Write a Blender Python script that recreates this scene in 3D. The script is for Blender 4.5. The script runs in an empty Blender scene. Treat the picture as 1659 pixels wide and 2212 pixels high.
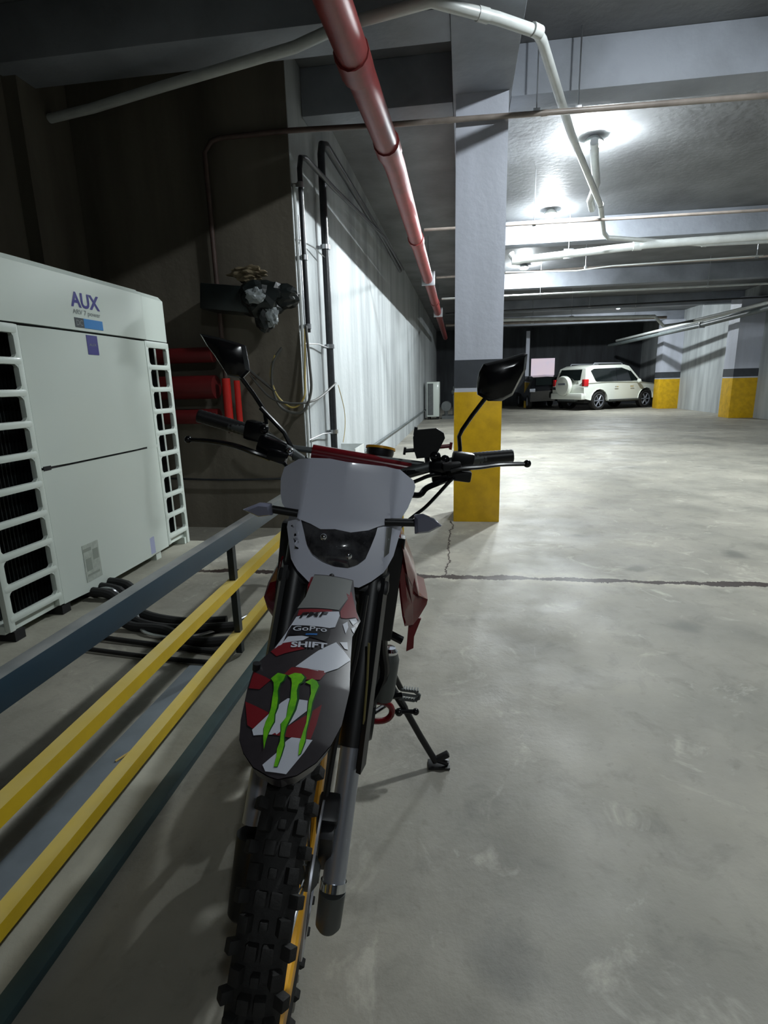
import bpy, bmesh, math, random
from mathutils import Vector, Matrix, Euler
random.seed(7)
S = bpy.context.scene
PI = math.pi
# ---------------------------------------------------------------- camera, world, exposure
cam_d = bpy.data.cameras.new('camera'); cam = bpy.data.objects.new('camera', cam_d)
S.collection.objects.link(cam); S.camera = cam
F_PX, CX, CY, EYE = 1170.0, 829.5, 1106.0, 1.30
cam_d.sensor_fit = 'HORIZONTAL'; cam_d.sensor_width = 36.0; cam_d.lens = 36.0*F_PX/1659.0
cam_d.clip_start = 0.02; cam_d.clip_end = 200
_Y = Vector((1000-CX, -(825-CY), -F_PX)).normalized(); _r = math.radians(1.45)
_Z = Vector((math.cos(_r), math.sin(_r), 0)).cross(_Y).normalized(); _X = _Y.cross(_Z)
_m = Matrix((_X, _Y, _Z)).to_4x4(); _m.translation = Vector((0, 0, EYE)); cam.matrix_world = _m
w = bpy.data.worlds.new('world'); S.world = w; w.use_nodes = True
w.node_tree.nodes['Background'].inputs[0].default_value = (0.55, 0.62, 0.7, 1)
w.node_tree.nodes['Background'].inputs[1].default_value = 0.004
S.view_settings.view_transform = 'Standard'; S.view_settings.look = 'None'
S.view_settings.gamma = 1.0; S.view_settings.use_curve_mapping = False
S.view_settings.exposure = 0.0
LAMPS = [  # x, y, z, strength, label
    (1.42, 3.30, 3.86, 1050, 'round white ceiling bulb over the motorcycle, before the first cross beam'),
    (1.42, 7.12, 3.86, 4000, 'large glaring ceiling bulb just past the first cross beam, nearest one visible'),
    (1.36, 9.78, 3.86, 2300, 'glaring ceiling bulb beside the second thin sprinkler pipe'),
    (1.39, 13.94, 3.86, 3000, 'small glaring ceiling bulb at the elbow of the far drain pipe'),
    (1.40, -2.7, 3.86, 560, 'ceiling bulb behind the viewer'),
    (5.73, 22.5, 3.86, 3000, 'distant ceiling bulb above the white off-road car'),
]
# ---------------------------------------------------------------- helpers
def lin(c):
    r = []
    for v in c[:3]:
        v = v/255.0; r.append(v/12.92 if v <= 0.04045 else ((v+0.055)/1.055)**2.4)
    return (*r, 1.0)
def mat(name, rgb, rough=0.5, metal=0.0, var=0.0, scale=8.0, bump=0.0, emit=0.0, spec=0.5, coat=0.0, rgb2=None, alpha=1.0):
    m = bpy.data.materials.new(name); m.use_nodes = True; nt = m.node_tree
    b = nt.nodes['Principled BSDF']; col = lin(rgb)
    b.inputs['Base Color'].default_value = col; b.inputs['Roughness'].default_value = rough
    b.inputs['Metallic'].default_value = metal; b.inputs['Specular IOR Level'].default_value = spec
    b.inputs['Coat Weight'].default_value = coat; b.inputs['Coat Roughness'].default_value = 0.08
    if emit:
        b.inputs['Emission Color'].default_value = col; b.inputs['Emission Strength'].default_value = emit
    if var or bump or rgb2:
        tc = nt.nodes.new('ShaderNodeTexCoord'); n = nt.nodes.new('ShaderNodeTexNoise')
        n.inputs['Scale'].default_value = scale; n.inputs['Detail'].default_value = 6; n.inputs['Roughness'].default_value = 0.6
        nt.links.new(tc.outputs['Object'], n.inputs['Vector'])
        if var or rgb2:
            mx = nt.nodes.new('ShaderNodeMix'); mx.data_type = 'RGBA'
            c2 = lin(rgb2) if rgb2 else tuple(v*(1-var) for v in col[:3])+(1,)
            mx.inputs[6].default_value = col; mx.inputs[7].default_value = c2
            rp = nt.nodes.new('ShaderNodeMapRange'); rp.inputs[1].default_value = 0.38; rp.inputs[2].default_value = 0.66
            nt.links.new(n.outputs['Fac'], rp.inputs[0]); nt.links.new(rp.outputs[0], mx.inputs[0])
            nt.links.new(mx.outputs[2], b.inputs['Base Color'])
        if bump:
            bp = nt.nodes.new('ShaderNodeBump'); bp.inputs['Strength'].default_value = bump; bp.inputs['Distance'].default_value = 0.02
            nt.links.new(n.outputs['Fac'], bp.inputs['Height']); nt.links.new(bp.outputs[0], b.inputs['Normal'])
    return m
def frame_of(d):
    d = d.normalized(); a = Vector((0, 0, 1)) if abs(d.z) < 0.9 else Vector((1, 0, 0))
    u = d.cross(a).normalized(); return u, d.cross(u).normalized()
class MB:
    def __init__(s, off=(0, 0, 0)): s.bm = bmesh.new(); s.off = Vector(off)
    def _grid(s, rings, closed=True, cap=True):
        vs = [[s.bm.verts.new(p) for p in r] for r in rings]; n = len(rings[0])
        for a, b in zip(vs, vs[1:]):
            for i in range(n if closed else n-1):
                j = (i+1) % n
                try: s.bm.faces.new((a[i], a[j], b[j], b[i]))
                except ValueError: pass
        if cap and closed:
            for r in (vs[0], vs[-1]):
                try: s.bm.faces.new(r)
                except ValueError: pass
        return s
    def box(s, c, d, rot=None, bev=0.0):
        c = Vector(c)+s.off; r = Euler(rot).to_matrix() if rot else Matrix.Identity(3)
        t = bmesh.new(); bmesh.ops.create_cube(t, size=1)
        for v in t.verts: v.co = Vector((v.co.x*d[0], v.co.y*d[1], v.co.z*d[2]))
        if bev: bmesh.ops.bevel(t, geom=t.edges[:], offset=bev, segments=2, affect='EDGES', profile=0.6)
        for v in t.verts: v.co = r @ v.co + c
        s._merge(t); return s
    def b2(s, lo, hi, bev=0.0):
        lo, hi = Vector(lo), Vector(hi); return s.box((lo+hi)/2, [abs(v) for v in (hi-lo)], bev=bev)
    def _merge(s, t):
        mp = {v: s.bm.verts.new(v.co) for v in t.verts}
        for f in t.faces:
            try: s.bm.faces.new([mp[v] for v in f.verts])
            except ValueError: pass
        t.free()
    def tube(s, pts, r, seg=10, cap=True, smooth=0, flat=1.0):
        P = [Vector(p)+s.off for p in pts]
        if smooth: P = spline(P, smooth)
        n = len(P); R = r if callable(r) else (lambda t, r=r: r if not isinstance(r, (list, tuple)) else r[0]+(r[1]-r[0])*t)
        u = v = None; rings = []
        for i, p in enumerate(P):
            d = (P[min(i+1, n-1)]-P[max(i-1, 0)])
            if d.length < 1e-9: d = Vector((0, 0, 1))
            d.normalize()
            if u is None: u, v = frame_of(d)
            else:
                u = (u-d*u.dot(d)).normalized(); v = d.cross(u)
            rr = R(i/max(1, n-1))
            rings.append([p+(u*math.cos(2*PI*k/seg)+v*math.sin(2*PI*k/seg)*flat)*rr for k in range(seg)])
        return s._grid(rings, cap=cap)
    def lathe(s, c, ax, prof, seg=32):  # prof: (radius, height along axis)
        c = Vector(c)+s.off; ax = Vector(ax).normalized(); u, v = frame_of(ax)
        return s._grid([[c+ax*h+(u*math.cos(2*PI*k/seg)+v*math.sin(2*PI*k/seg))*max(r, 1e-5) for k in range(seg)] for r, h in prof])
    def torus(s, c, ax, R, prof, seg=64):  # prof: closed loop of (dr, dh)
        c = Vector(c)+s.off; ax = Vector(ax).normalized(); u, v = frame_of(ax); rings = []
        for k in range(seg+1):
            a = 2*PI*k/seg; d = u*math.cos(a)+v*math.sin(a)
            rings.append([c+d*(R+p)+ax*h for p, h in prof])
        s._grid(rings, cap=False); return s
    def prism(s, pts, n, th):  # polygon of 3d points extruded along n
        n = Vector(n).normalized()*th; P = [Vector(p)+s.off for p in pts]
        return s._grid([P, [p+n for p in P]])
    def ball(s, c, r, sc=(1, 1, 1), seg=16):
        t = bmesh.new(); bmesh.ops.create_uvsphere(t, u_segments=seg, v_segments=seg//2, radius=r)
        for v in t.verts: v.co = Vector((v.co.x*sc[0], v.co.y*sc[1], v.co.z*sc[2]))+Vector(c)+s.off
        s._merge(t); return s
    def surf(s, poly, fn, th=0.0, grid=0.01, lift=0.0, holes=()):
        """2-d polygon cut on a grid and laid on the surface fn(u, v); th gives it thickness."""
        t = bmesh.new(); t.faces.new([t.verts.new((u, v, 0)) for u, v in poly])
        us = [p[0] for p in poly]; vs = [p[1] for p in poly]
        bmesh.ops.triangulate(t, faces=t.faces[:])
        for k in range(2):
            lo, hi = (min(us), max(us)) if k == 0 else (min(vs), max(vs))
            q = math.ceil(lo/grid)*grid
            while q < hi:
                co = (q, 0, 0) if k == 0 else (0, q, 0); no = (1, 0, 0) if k == 0 else (0, 1, 0)
                bmesh.ops.bisect_plane(t, geom=t.verts[:]+t.edges[:]+t.faces[:], plane_co=co, plane_no=no, dist=1e-6); q += grid
        bmesh.ops.remove_doubles(t, verts=t.verts[:], dist=1e-5)
        e = 1e-4; nor = {}
        for v in t.verts:
            a, b = v.co.x, v.co.y; p = Vector(fn(a, b))
            n = (Vector(fn(a+e, b))-p).cross(Vector(fn(a, b+e))-p).normalized(); nor[v] = n; v.co = p+n*lift+s.off
        if th:
            g = bmesh.ops.duplicate(t, geom=t.faces[:]+t.edges[:]+t.verts[:])
            vm = g['vert_map']; be = [x for x in t.edges if x.is_boundary and x.verts[0] in nor]
            for v in list(nor): vm[v].co = v.co-nor[v]*th
            for x in be:
                a, b = x.verts
                try: t.faces.new((a, b, vm[b], vm[a]))
                except ValueError: pass
            bmesh.ops.recalc_face_normals(t, faces=t.faces[:])
        s._merge(t); return s
    def text(s, body, fn, width, size=None, shear=0.0, bold=0.0, grid=None):
        """letters laid on fn(u, v), u from 0 to width"""
        c = bpy.data.curves.new('tmp', 'FONT'); c.body = body; c.size = 1; c.offset = bold; c.shear = shear; c.resolution_u = 3
        o = bpy.data.objects.new('tmp', c); S.collection.objects.link(o); bpy.context.view_layer.update()
        me = bpy.data.meshes.new_from_object(o.evaluated_get(bpy.context.evaluated_depsgraph_get()))
        bpy.data.objects.remove(o); bpy.data.curves.remove(c)
        xs = [v.co.x for v in me.vertices]; ys = [v.co.y for v in me.vertices]; x0, x1, y0, y1 = min(xs), max(xs), min(ys), max(ys)
        k = width/(x1-x0); ky = (size/(y1-y0)) if size else k
        vv = [s.bm.verts.new(Vector(fn((v.co.x-x0)*k, (v.co.y-y0)*ky))+s.off) for v in me.vertices]
        for p in me.polygons:
            try: s.bm.faces.new([vv[i] for i in p.vertices])
            except ValueError: pass
        bpy.data.meshes.remove(me); return s
    def build(s, name, m, parent=None, smooth=35, recalc=True, origin=None):
        bm = s.bm
        if recalc: bmesh.ops.recalc_face_normals(bm, faces=bm.faces[:])
        me = bpy.data.meshes.new(name)
        o = bpy.data.objects.new(name, me); S.collection.objects.link(o)
        org = Vector((0, 0, 0))
        if parent is not None:
            org = Vector(parent.get('_org', (0, 0, 0))); o.parent = parent; o['_org'] = parent.get('_org', (0, 0, 0))
        else:
            if origin is None:
                cs = [v.co for v in bm.verts]
                origin = ((min(c.x for c in cs)+max(c.x for c in cs))/2, (min(c.y for c in cs)+max(c.y for c in cs))/2, min(c.z for c in cs))
            org = Vector(origin); o.location = org; o['_org'] = tuple(org)
        for v in bm.verts: v.co -= org
        bm.to_mesh(me); bm.free()
        for x in (m if isinstance(m, (list, tuple)) else [m]): me.materials.append(x)
        if smooth:
            me.polygons.foreach_set('use_smooth', [True]*len(me.polygons)); me.set_sharp_from_angle(angle=math.radians(smooth))
        return o
def spline(P, k):
    out = []; n = len(P)
    for i in range(n-1):
        p0, p1, p2, p3 = P[max(i-1, 0)], P[i], P[i+1], P[min(i+2, n-1)]
        for j in range(k):
            t = j/k
            out.append(0.5*((2*p1)+(p2-p0)*t+(2*p0-5*p1+4*p2-p3)*t*t+(3*p1-p0-3*p2+p3)*t**3))
    out.append(P[-1]); return out
def tag(o, label, cat, group=None, kind=None):
    o['label'] = label; o['category'] = cat
    if group: o['group'] = group
    if kind: o['kind'] = kind
    return o
def thing(name, label, cat, loc=(0, 0, 0), group=None, rot=None, kind=None):
    o = bpy.data.objects.new(name, None); S.collection.objects.link(o); o.location = loc; o.empty_display_size = 0.1
    if rot: o.rotation_euler = rot
    o['_org'] = (0.0, 0.0, 0.0) if rot else tuple(loc)
    return tag(o, label, cat, group, kind)
# ---------------------------------------------------------------- materials
def painted(name, rgb, rgb2, streak=1.0, rough=0.6, vertical=True):
    m = bpy.data.materials.new(name); m.use_nodes = True; nt = m.node_tree; b = nt.nodes['Principled BSDF']
    N = nt.nodes.new; L = nt.links.new
    g = N('ShaderNodeNewGeometry'); mp = N('ShaderNodeMapping')
    mp.inputs['Scale'].default_value = (1.6, 1.6, 0.22) if vertical else (1.0, 1.0, 1.0)
    n = N('ShaderNodeTexNoise'); n.inputs['Scale'].default_value = 1.5; n.inputs['Detail'].default_value = 8; n.inputs['Roughness'].default_value = 0.55
    L(g.outputs['Position'], mp.inputs[0]); L(mp.outputs[0], n.inputs['Vector'])
    r = N('ShaderNodeMapRange'); r.inputs[1].default_value = 0.35; r.inputs[2].default_value = 0.7; r.inputs[4].default_value = streak
    L(n.outputs['Fac'], r.inputs[0]); mx = N('ShaderNodeMix'); mx.data_type = 'RGBA'
    mx.inputs[6].default_value = lin(rgb); mx.inputs[7].default_value = lin(rgb2); L(r.outputs[0], mx.inputs[0]); L(mx.outputs[2], b.inputs['Base Color'])
    n2 = N('ShaderNodeTexNoise'); n2.inputs['Scale'].default_value = 14; n2.inputs['Detail'].default_value = 5; L(g.outputs['Position'], n2.inputs['Vector'])
    bp = N('ShaderNodeBump'); bp.inputs['Strength'].default_value = 0.25; bp.inputs['Distance'].default_value = 0.02
    L(n2.outputs['Fac'], bp.inputs['Height']); L(bp.outputs[0], b.inputs['Normal'])
    b.inputs['Roughness'].default_value = rough; b.inputs['Specular IOR Level'].default_value = 0.3
    return m
def floor_mat():
    m = bpy.data.materials.new('worn_concrete'); m.use_nodes = True; nt = m.node_tree; b = nt.nodes['Principled BSDF']
    N = nt.nodes.new; L = nt.links.new
    g = N('ShaderNodeNewGeometry'); pos = g.outputs['Position']
    def noise(sc, det=6, rough=0.6, dist=0.0, sx=1, sy=1):
        mp = N('ShaderNodeMapping'); mp.inputs['Scale'].default_value = (sx, sy, 1); L(pos, mp.inputs[0])
        n = N('ShaderNodeTexNoise'); n.inputs['Scale'].default_value = sc; n.inputs['Detail'].default_value = det
        n.inputs['Roughness'].default_value = rough; n.inputs['Distortion'].default_value = dist; L(mp.outputs[0], n.inputs['Vector']); return n.outputs['Fac']
    def rng(x, a, c, lo=0.0, hi=1.0):
        r = N('ShaderNodeMapRange'); r.inputs[1].default_value = a; r.inputs[2].default_value = c; r.inputs[3].default_value = lo; r.inputs[4].default_value = hi; L(x, r.inputs[0]); return r.outputs[0]
    def mth(op, a, c):
        x = N('ShaderNodeMath'); x.operation = op
        for i, v in enumerate((a, c)):
            if isinstance(v, (int, float)): x.inputs[i].default_value = v
            else: L(v, x.inputs[i])
        return x.outputs[0]
    def mix(f, a, c):
        x = N('ShaderNodeMix'); x.data_type = 'RGBA'; L(f, x.inputs[0])
        for i, v in ((6, a), (7, c)):
            if isinstance(v, tuple): x.inputs[i].default_value = v
            else: L(v, x.inputs[i])
        return x.outputs[2]
    base = mix(rng(noise(1.1, 8, 0.6), 0.35, 0.68), lin((158, 154, 142)), lin((122, 120, 112)))
    base = mix(rng(noise(5.5, 7, 0.65, 0.6), 0.52, 0.72, 0, 0.45), base, lin((96, 95, 88)))
    base = mix(rng(noise(3.3, 5, 0.7, 1.2), 0.58, 0.70, 0, 0.45), base, lin((196, 192, 178)))
    base = mix(rng(noise(22, 4, 0.6), 0.60, 0.8, 0, 0.35), base, lin((86, 82, 74)))
    # round damp spots
    vo = N('ShaderNodeTexVoronoi'); vo.inputs['Scale'].default_value = 2.4; vo.inputs['Randomness'].default_value = 1.0
    wn = N('ShaderNodeMixRGB'); wn.inputs[0].default_value = 0.12
    nn = N('ShaderNodeTexNoise'); nn.inputs['Scale'].default_value = 5; L(pos, nn.inputs['Vector']); L(pos, wn.inputs[1]); L(nn.outputs['Color'], wn.inputs[2]); L(wn.outputs[0], vo.inputs['Vector'])
    spots = mth('MULTIPLY', rng(vo.outputs['Distance'], 0.10, 0.22, 0.8, 0.0), rng(noise(0.9, 2), 0.48, 0.56))
    base = mix(spots, base, lin((96, 96, 90)))
    # broken expansion joint across the bay and the one towards the pillar
    sx = N('ShaderNodeSeparateXYZ'); L(pos, sx.inputs[0])
    wob = mth('MULTIPLY', mth('SUBTRACT', noise(3.2, 8, 0.72), 0.5), 0.17)
    wid = rng(noise(5.0, 5, 0.75, 0, 1, 0.2), 0.32, 0.68, 0.010, 0.060)
    dj = mth('ABSOLUTE', mth('SUBTRACT', mth('SUBTRACT', sx.outputs['Y'], 3.545), wob), 0)
    crack = mth('LESS_THAN', dj, wid)
    dust = rng(dj, 0.0, 0.13, 0.55, 0.0)
    dk = mth('ABSOLUTE', mth('SUBTRACT', mth('SUBTRACT', sx.outputs['X'], -0.10), wob), 0)
    inr = mth('MULTIPLY', mth('GREATER_THAN', sx.outputs['Y'], 3.54), mth('LESS_THAN', sx.outputs['Y'], 5.1))
    crk2 = mth('MULTIPLY', mth('LESS_THAN', dk, 0.006), inr)
    base = mix(mth('MULTIPLY', dust, rng(noise(9, 6), 0.4, 0.6)), base, lin((196, 190, 172)))
    allc = mth('MAXIMUM', crack, crk2)
    base = mix(allc, base, lin((46, 34, 30)))
    L(base, b.inputs['Base Color'])
    h = mth('SUBTRACT', mth('ADD', mth('MULTIPLY', noise(7, 8, 0.65), 0.6), mth('MULTIPLY', noise(60, 3), 0.12)), mth('MULTIPLY', allc, 1.2))
    bp = N('ShaderNodeBump'); bp.inputs['Strength'].default_value = 0.35; bp.inputs['Distance'].default_value = 0.02; L(h, bp.inputs['Height']); L(bp.outputs[0], b.inputs['Normal'])
    L(rng(noise(2.1, 6), 0.3, 0.7, 0.42, 0.72), b.inputs['Roughness']); b.inputs['Specular IOR Level'].default_value = 0.4
    return m
M = {}
M['floor'] = floor_mat()
M['wall_white'] = painted('pale_streaked_plaster', (172, 177, 178), (128, 133, 134))
M['wall_dark'] = painted('bare_brown_grey_plaster', (112, 106, 95), (82, 77, 68))
M['ceil'] = painted('painted_slab', (118, 120, 122), (92, 93, 95), vertical=False)
M['beam'] = painted('painted_beam', (150, 155, 164), (122, 126, 132), vertical=False)
M['pillar'] = painted('pillar_white_paint', (196, 200, 212), (176, 180, 190), rough=0.45)
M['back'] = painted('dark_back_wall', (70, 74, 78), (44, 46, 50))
M['yellow'] = mat('safety_yellow_paint', (214, 170, 18), 0.42, var=0.25, scale=6)
M['band'] = mat('charcoal_band_paint', (62, 66, 72), 0.5, var=0.2)
M['red_pipe'] = mat('red_fire_pipe_paint', (128, 50, 48), 0.45, var=0.3, scale=5)
M['thin_pipe'] = mat('brownish_sprinkler_pipe', (146, 136, 128), 0.4, var=0.35, scale=4)
M['drop'] = mat('shaded_brown_pipe', (84, 66, 60), 0.5, var=0.3)  # same run as thin_pipe; lamp glare and shade put into the two colours
M['pvc'] = mat('grey_white_pvc', (196, 200, 198), 0.35, var=0.15, scale=5)
M['dark_pipe'] = mat('dark_conduit', (44, 46, 50), 0.35, var=0.4, scale=25)
M['grey_pipe'] = mat('grey_wall_pipe', (88, 96, 96), 0.5, var=0.3, scale=6)
M['steel'] = mat('zinc_steel', (190, 192, 195), 0.3, 1.0)
M['ac'] = mat('cream_white_enamel', (205, 214, 206), 0.38, coat=0.15)
M['coil'] = mat('dark_coil_fins', (20, 26, 26), 0.55, var=0.6, scale=30)
M['gap'] = mat('shadow_gap_rubber', (16, 16, 16), 0.8)
M['rail_blue'] = mat('dark_teal_paint', (34, 56, 70), 0.38, var=0.15, scale=7)
M['rail_yel'] = mat('rail_yellow_paint', (200, 168, 30), 0.42, var=0.12, scale=12)
M['post'] = mat('post_black_teal', (30, 38, 40), 0.45)
M['black'] = mat('black_plastic', (17, 18, 21), 0.42)
M['blackg'] = mat('black_gloss', (14, 15, 18), 0.18)
M['rubber'] = mat('tyre_rubber', (26, 25, 24), 0.75, var=0.4, scale=20, bump=0.3)
M['gold'] = mat('gold_anodised_rim', (226, 164, 30), 0.35, 0.15)
M['silver'] = mat('fork_silver', (168, 172, 182), 0.3, 0.7)
M['castal'] = mat('cast_grey', (92, 96, 96), 0.5, 0.5, var=0.2)
M['chrome'] = mat('chrome', (225, 228, 232), 0.08, 1.0)
M['white_pl'] = mat('white_moulded_plastic', (206, 210, 226), 0.32, coat=0.2)
M['red_pl'] = mat('deep_red_plastic', (104, 8, 20), 0.22, coat=0.4)
M['darkred'] = mat('dark_red_vinyl', (112, 24, 32), 0.35)
M['fender'] = mat('fender_charcoal_vinyl', (48, 44, 48), 0.35, var=0.3, scale=18, coat=0.3)
M['vin_white'] = mat('vinyl_white', (186, 190, 200), 0.35, coat=0.3)
M['vin_grey'] = mat('vinyl_grey', (104, 106, 104), 0.4)
M['vin_black'] = mat('vinyl_black', (22, 22, 26), 0.35)
M['claw'] = mat('vinyl_green', (120, 196, 30), 0.35, rgb2=(70, 150, 20), scale=40, coat=0.3)
M['claw_dk'] = mat('vinyl_dark_green', (12, 70, 22), 0.4)
M['vin_blue'] = mat('vinyl_blue', (30, 100, 170), 0.4)
M['lens'] = mat('smoked_headlight_glass', (78, 78, 82), 0.07, coat=1.0, rgb2=(26, 26, 30), scale=22)
M['amber'] = mat('smoky_indicator_lens', (120, 122, 140), 0.2)
M['logo'] = mat('logo_violet_blue', (52, 48, 128), 0.4)
M['logogrey'] = mat('logo_grey', (130, 138, 136), 0.5)
M['skyblue'] = mat('logo_sky_blue', (20, 120, 190), 0.4)
M['lilac'] = mat('pale_lilac_sticker', (176, 182, 214), 0.5)
M['greysticker'] = mat('pale_grey_sticker', (176, 184, 174), 0.5, var=0.2, scale=40)
M['foil'] = mat('crinkled_dark_plastic', (24, 30, 30), 0.35, var=0.5, scale=9)
M['foil_l'] = mat('pale_torn_plastic', (140, 146, 148), 0.4)
M['cloth'] = mat('beige_rag', (120, 108, 84), 0.9, var=0.4, scale=20)
M['cable'] = mat('cable_grey_black', (70, 70, 66), 0.5)
M['cable_y'] = mat('cable_yellow', (170, 150, 80), 0.5)
M['carwhite'] = mat('car_white_paint', (232, 236, 226), 0.2, coat=0.6)
M['carblack'] = mat('car_black_paint', (14, 15, 18), 0.15, coat=0.6)
M['glass'] = mat('tinted_glass', (18, 24, 24), 0.05, coat=0.5)
M['taillight'] = mat('taillight_red', (190, 30, 34), 0.2)
M['bulb'] = mat('bulb', (226, 238, 255), 0.5)
M['wood'] = mat('straw_stick', (190, 160, 90), 0.7)
M['plank'] = mat('grey_painted_plank', (100, 108, 114), 0.6, var=0.25, scale=6)
M['plinth'] = painted('cement_plinth', (176, 174, 160), (132, 130, 118), vertical=False)
def lit_top(m, rgb, amount):  # upward faces mixed paler: light on the rail tops put into the colour
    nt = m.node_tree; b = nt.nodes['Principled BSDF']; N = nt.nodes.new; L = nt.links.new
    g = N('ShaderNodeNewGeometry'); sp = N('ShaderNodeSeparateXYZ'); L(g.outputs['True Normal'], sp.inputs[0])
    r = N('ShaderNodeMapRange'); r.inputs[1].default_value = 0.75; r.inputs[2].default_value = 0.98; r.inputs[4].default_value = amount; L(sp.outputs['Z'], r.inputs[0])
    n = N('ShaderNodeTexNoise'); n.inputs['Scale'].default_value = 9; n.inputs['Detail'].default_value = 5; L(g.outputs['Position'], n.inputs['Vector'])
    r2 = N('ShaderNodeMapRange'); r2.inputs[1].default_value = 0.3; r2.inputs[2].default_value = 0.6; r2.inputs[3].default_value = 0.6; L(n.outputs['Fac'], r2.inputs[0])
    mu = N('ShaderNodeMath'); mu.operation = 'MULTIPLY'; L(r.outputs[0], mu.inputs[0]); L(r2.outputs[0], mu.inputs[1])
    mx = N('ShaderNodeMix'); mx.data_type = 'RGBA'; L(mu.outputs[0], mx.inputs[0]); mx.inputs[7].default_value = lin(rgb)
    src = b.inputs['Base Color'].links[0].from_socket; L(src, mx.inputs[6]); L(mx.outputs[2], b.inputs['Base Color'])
lit_top(M['rail_blue'], (150, 150, 146), 0.75); lit_top(M['rail_yel'], (196, 184, 130), 0.55)
# ---------------------------------------------------------------- the garage shell
WX, FY, ZS, ZB = -1.40, 4.75, 3.93, 3.56       # side wall x, recess wall y, slab underside, beam underside
o = MB().b2((-3.6, -7, -0.2), (9.1, 30.2, 0)).build('floor', M['floor'], origin=(0, 0, 0)); tag(o, 'worn pale grey concrete garage floor with a broken expansion joint', 'floor', kind='structure')
o = MB().b2((-3.6, -7, ZS), (9.1, 30.2, ZS+0.2)).build('ceiling', M['ceil'], origin=(0, 0, ZS)); tag(o, 'grey painted concrete ceiling slab of the garage', 'ceiling', kind='structure')
o = MB().b2((WX-0.25, FY+0.01, 0), (WX, 30.2, ZS)).build('wall_left', M['wall_white']); tag(o, 'long pale streaked wall running away behind the motorcycle', 'wall', kind='structure')
o = MB().b2((-3.6, FY, 0), (WX-0.003, FY+0.25, ZS)).build('wall_recess', M['wall_dark']); tag(o, 'dim brownish wall facing the viewer behind the white outdoor unit', 'wall', kind='structure')
o = MB().b2((-3.6, -7, 0), (-3.4, FY, ZS)).b2((-3.4, 4.2, 0), (-3.28, FY, ZS)).build('wall_far_left', M['wall_dark']); tag(o, 'dark side wall behind the white outdoor unit', 'wall', kind='structure')
o = MB().b2((8.9, -7, 0), (9.1, 30.2, ZS)).build('wall_right', M['wall_white']); tag(o, 'bright right wall of the garage behind the banded pilasters', 'wall', kind='structure')
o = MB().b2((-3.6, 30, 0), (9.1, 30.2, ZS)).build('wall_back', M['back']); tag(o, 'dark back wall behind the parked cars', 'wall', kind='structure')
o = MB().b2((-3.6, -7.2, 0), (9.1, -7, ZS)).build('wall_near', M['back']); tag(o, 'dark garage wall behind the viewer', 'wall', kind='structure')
# beams
def trim(n, lo, hi, label, m='beam'):
    o = MB().b2(lo, hi, bev=0.008).build('beam', M[m]); o['kind'] = 'structure'; tag(o, label, 'beam'); return o
trim(1, (-0.10, -7, ZB), (0.37, 30, ZS-0.001), 'lengthwise concrete ceiling beam carried by the yellow-based pillar')
for i, (y, lab) in enumerate([(-4.60, 'concrete cross beam far behind the viewer'), (0.30, 'concrete cross beam just overhead of the viewer'), (5.20, 'first concrete cross beam, lit bluish white on the right of the pillar'), (10.3, 'second concrete cross beam, above the second bulb'),
                              (15.0, 'third concrete cross beam, past the drain pipe elbow'), (19.9, 'fourth concrete cross beam, before the distant bulb'), (24.8, 'fifth concrete cross beam, over the off-road car')]):
    trim(2+i, (0.372, y, ZB+0.003), (8.895, y+0.30, ZS-0.001), lab)
trim(9, (-1.398, 5.20, ZB+0.003), (-0.102, 5.50, ZS-0.001), 'short concrete beam from the pillar to the pale side wall')
trim(9, (-3.39, 4.05, ZB+0.02), (-0.102, 4.40, ZS-0.001), 'dark concrete beam over the white outdoor unit')
# pillars
def pillar(x0, y0, x1, y1, label):
    t = thing('pillar', label, 'pillar', ((x0+x1)/2, (y0+y1)/2, 0), kind='structure'); e = 0.004
    MB().b2((x0, y0, 1.49), (x1, y1, ZB)).build('shaft', M['pillar'], t)
    MB().b2((x0-e, y0-e, 1.25), (x1+e, y1+e, 1.49)).build('dark_band', M['band'], t)
    MB().b2((x0, y0, 1.21), (x1, y1, 1.25)).build('white_stripe', M['pillar'], t)
    MB().b2((x0-e, y0-e, 0), (x1+e, y1+e, 1.21), bev=0.004).build('yellow_base', M['yellow'], t)
    return t
pillar(-0.075, 5.075, 0.345, 5.52, 'square pillar with yellow base and charcoal band right behind the handlebar')
pillar(8.2, 18.45, 8.897, 19.15, 'larger yellow-based wall pilaster, the nearer one at the right edge')
pillar(8.13, 24.6, 8.897, 25.3, 'smaller yellow-based wall pilaster beside the off-road car')
pillar(2.95, 27.5, 3.12, 27.67, 'slim dark post with yellow foot beside the black car')
# lit shop window in the back wall
t = thing('window_1', 'bright pinkish lit window high on the back wall above the black car', 'window', (4.0, 29.97, 0.9), kind='structure')
MB().b2((3.42, 29.93, 1.3), (4.76, 29.995, 2.45)).build('window_frame', M['back'], t)
MB().b2((3.50, 29.915, 1.36), (4.68, 29.93, 2.38)).build('window_pane', mat('lit_pane', (214, 196, 205), 0.5, emit=0.75, rgb2=(170, 190, 225), scale=2), t)
# yellow parking line far right
o = MB().b2((3.85, 6.9, 0.0), (4.6, 7.0, 0.004)).build('parking_line', M['rail_yel']); tag(o, 'faint yellow parking line on the floor at the right edge', 'road marking', kind='structure')
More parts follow.
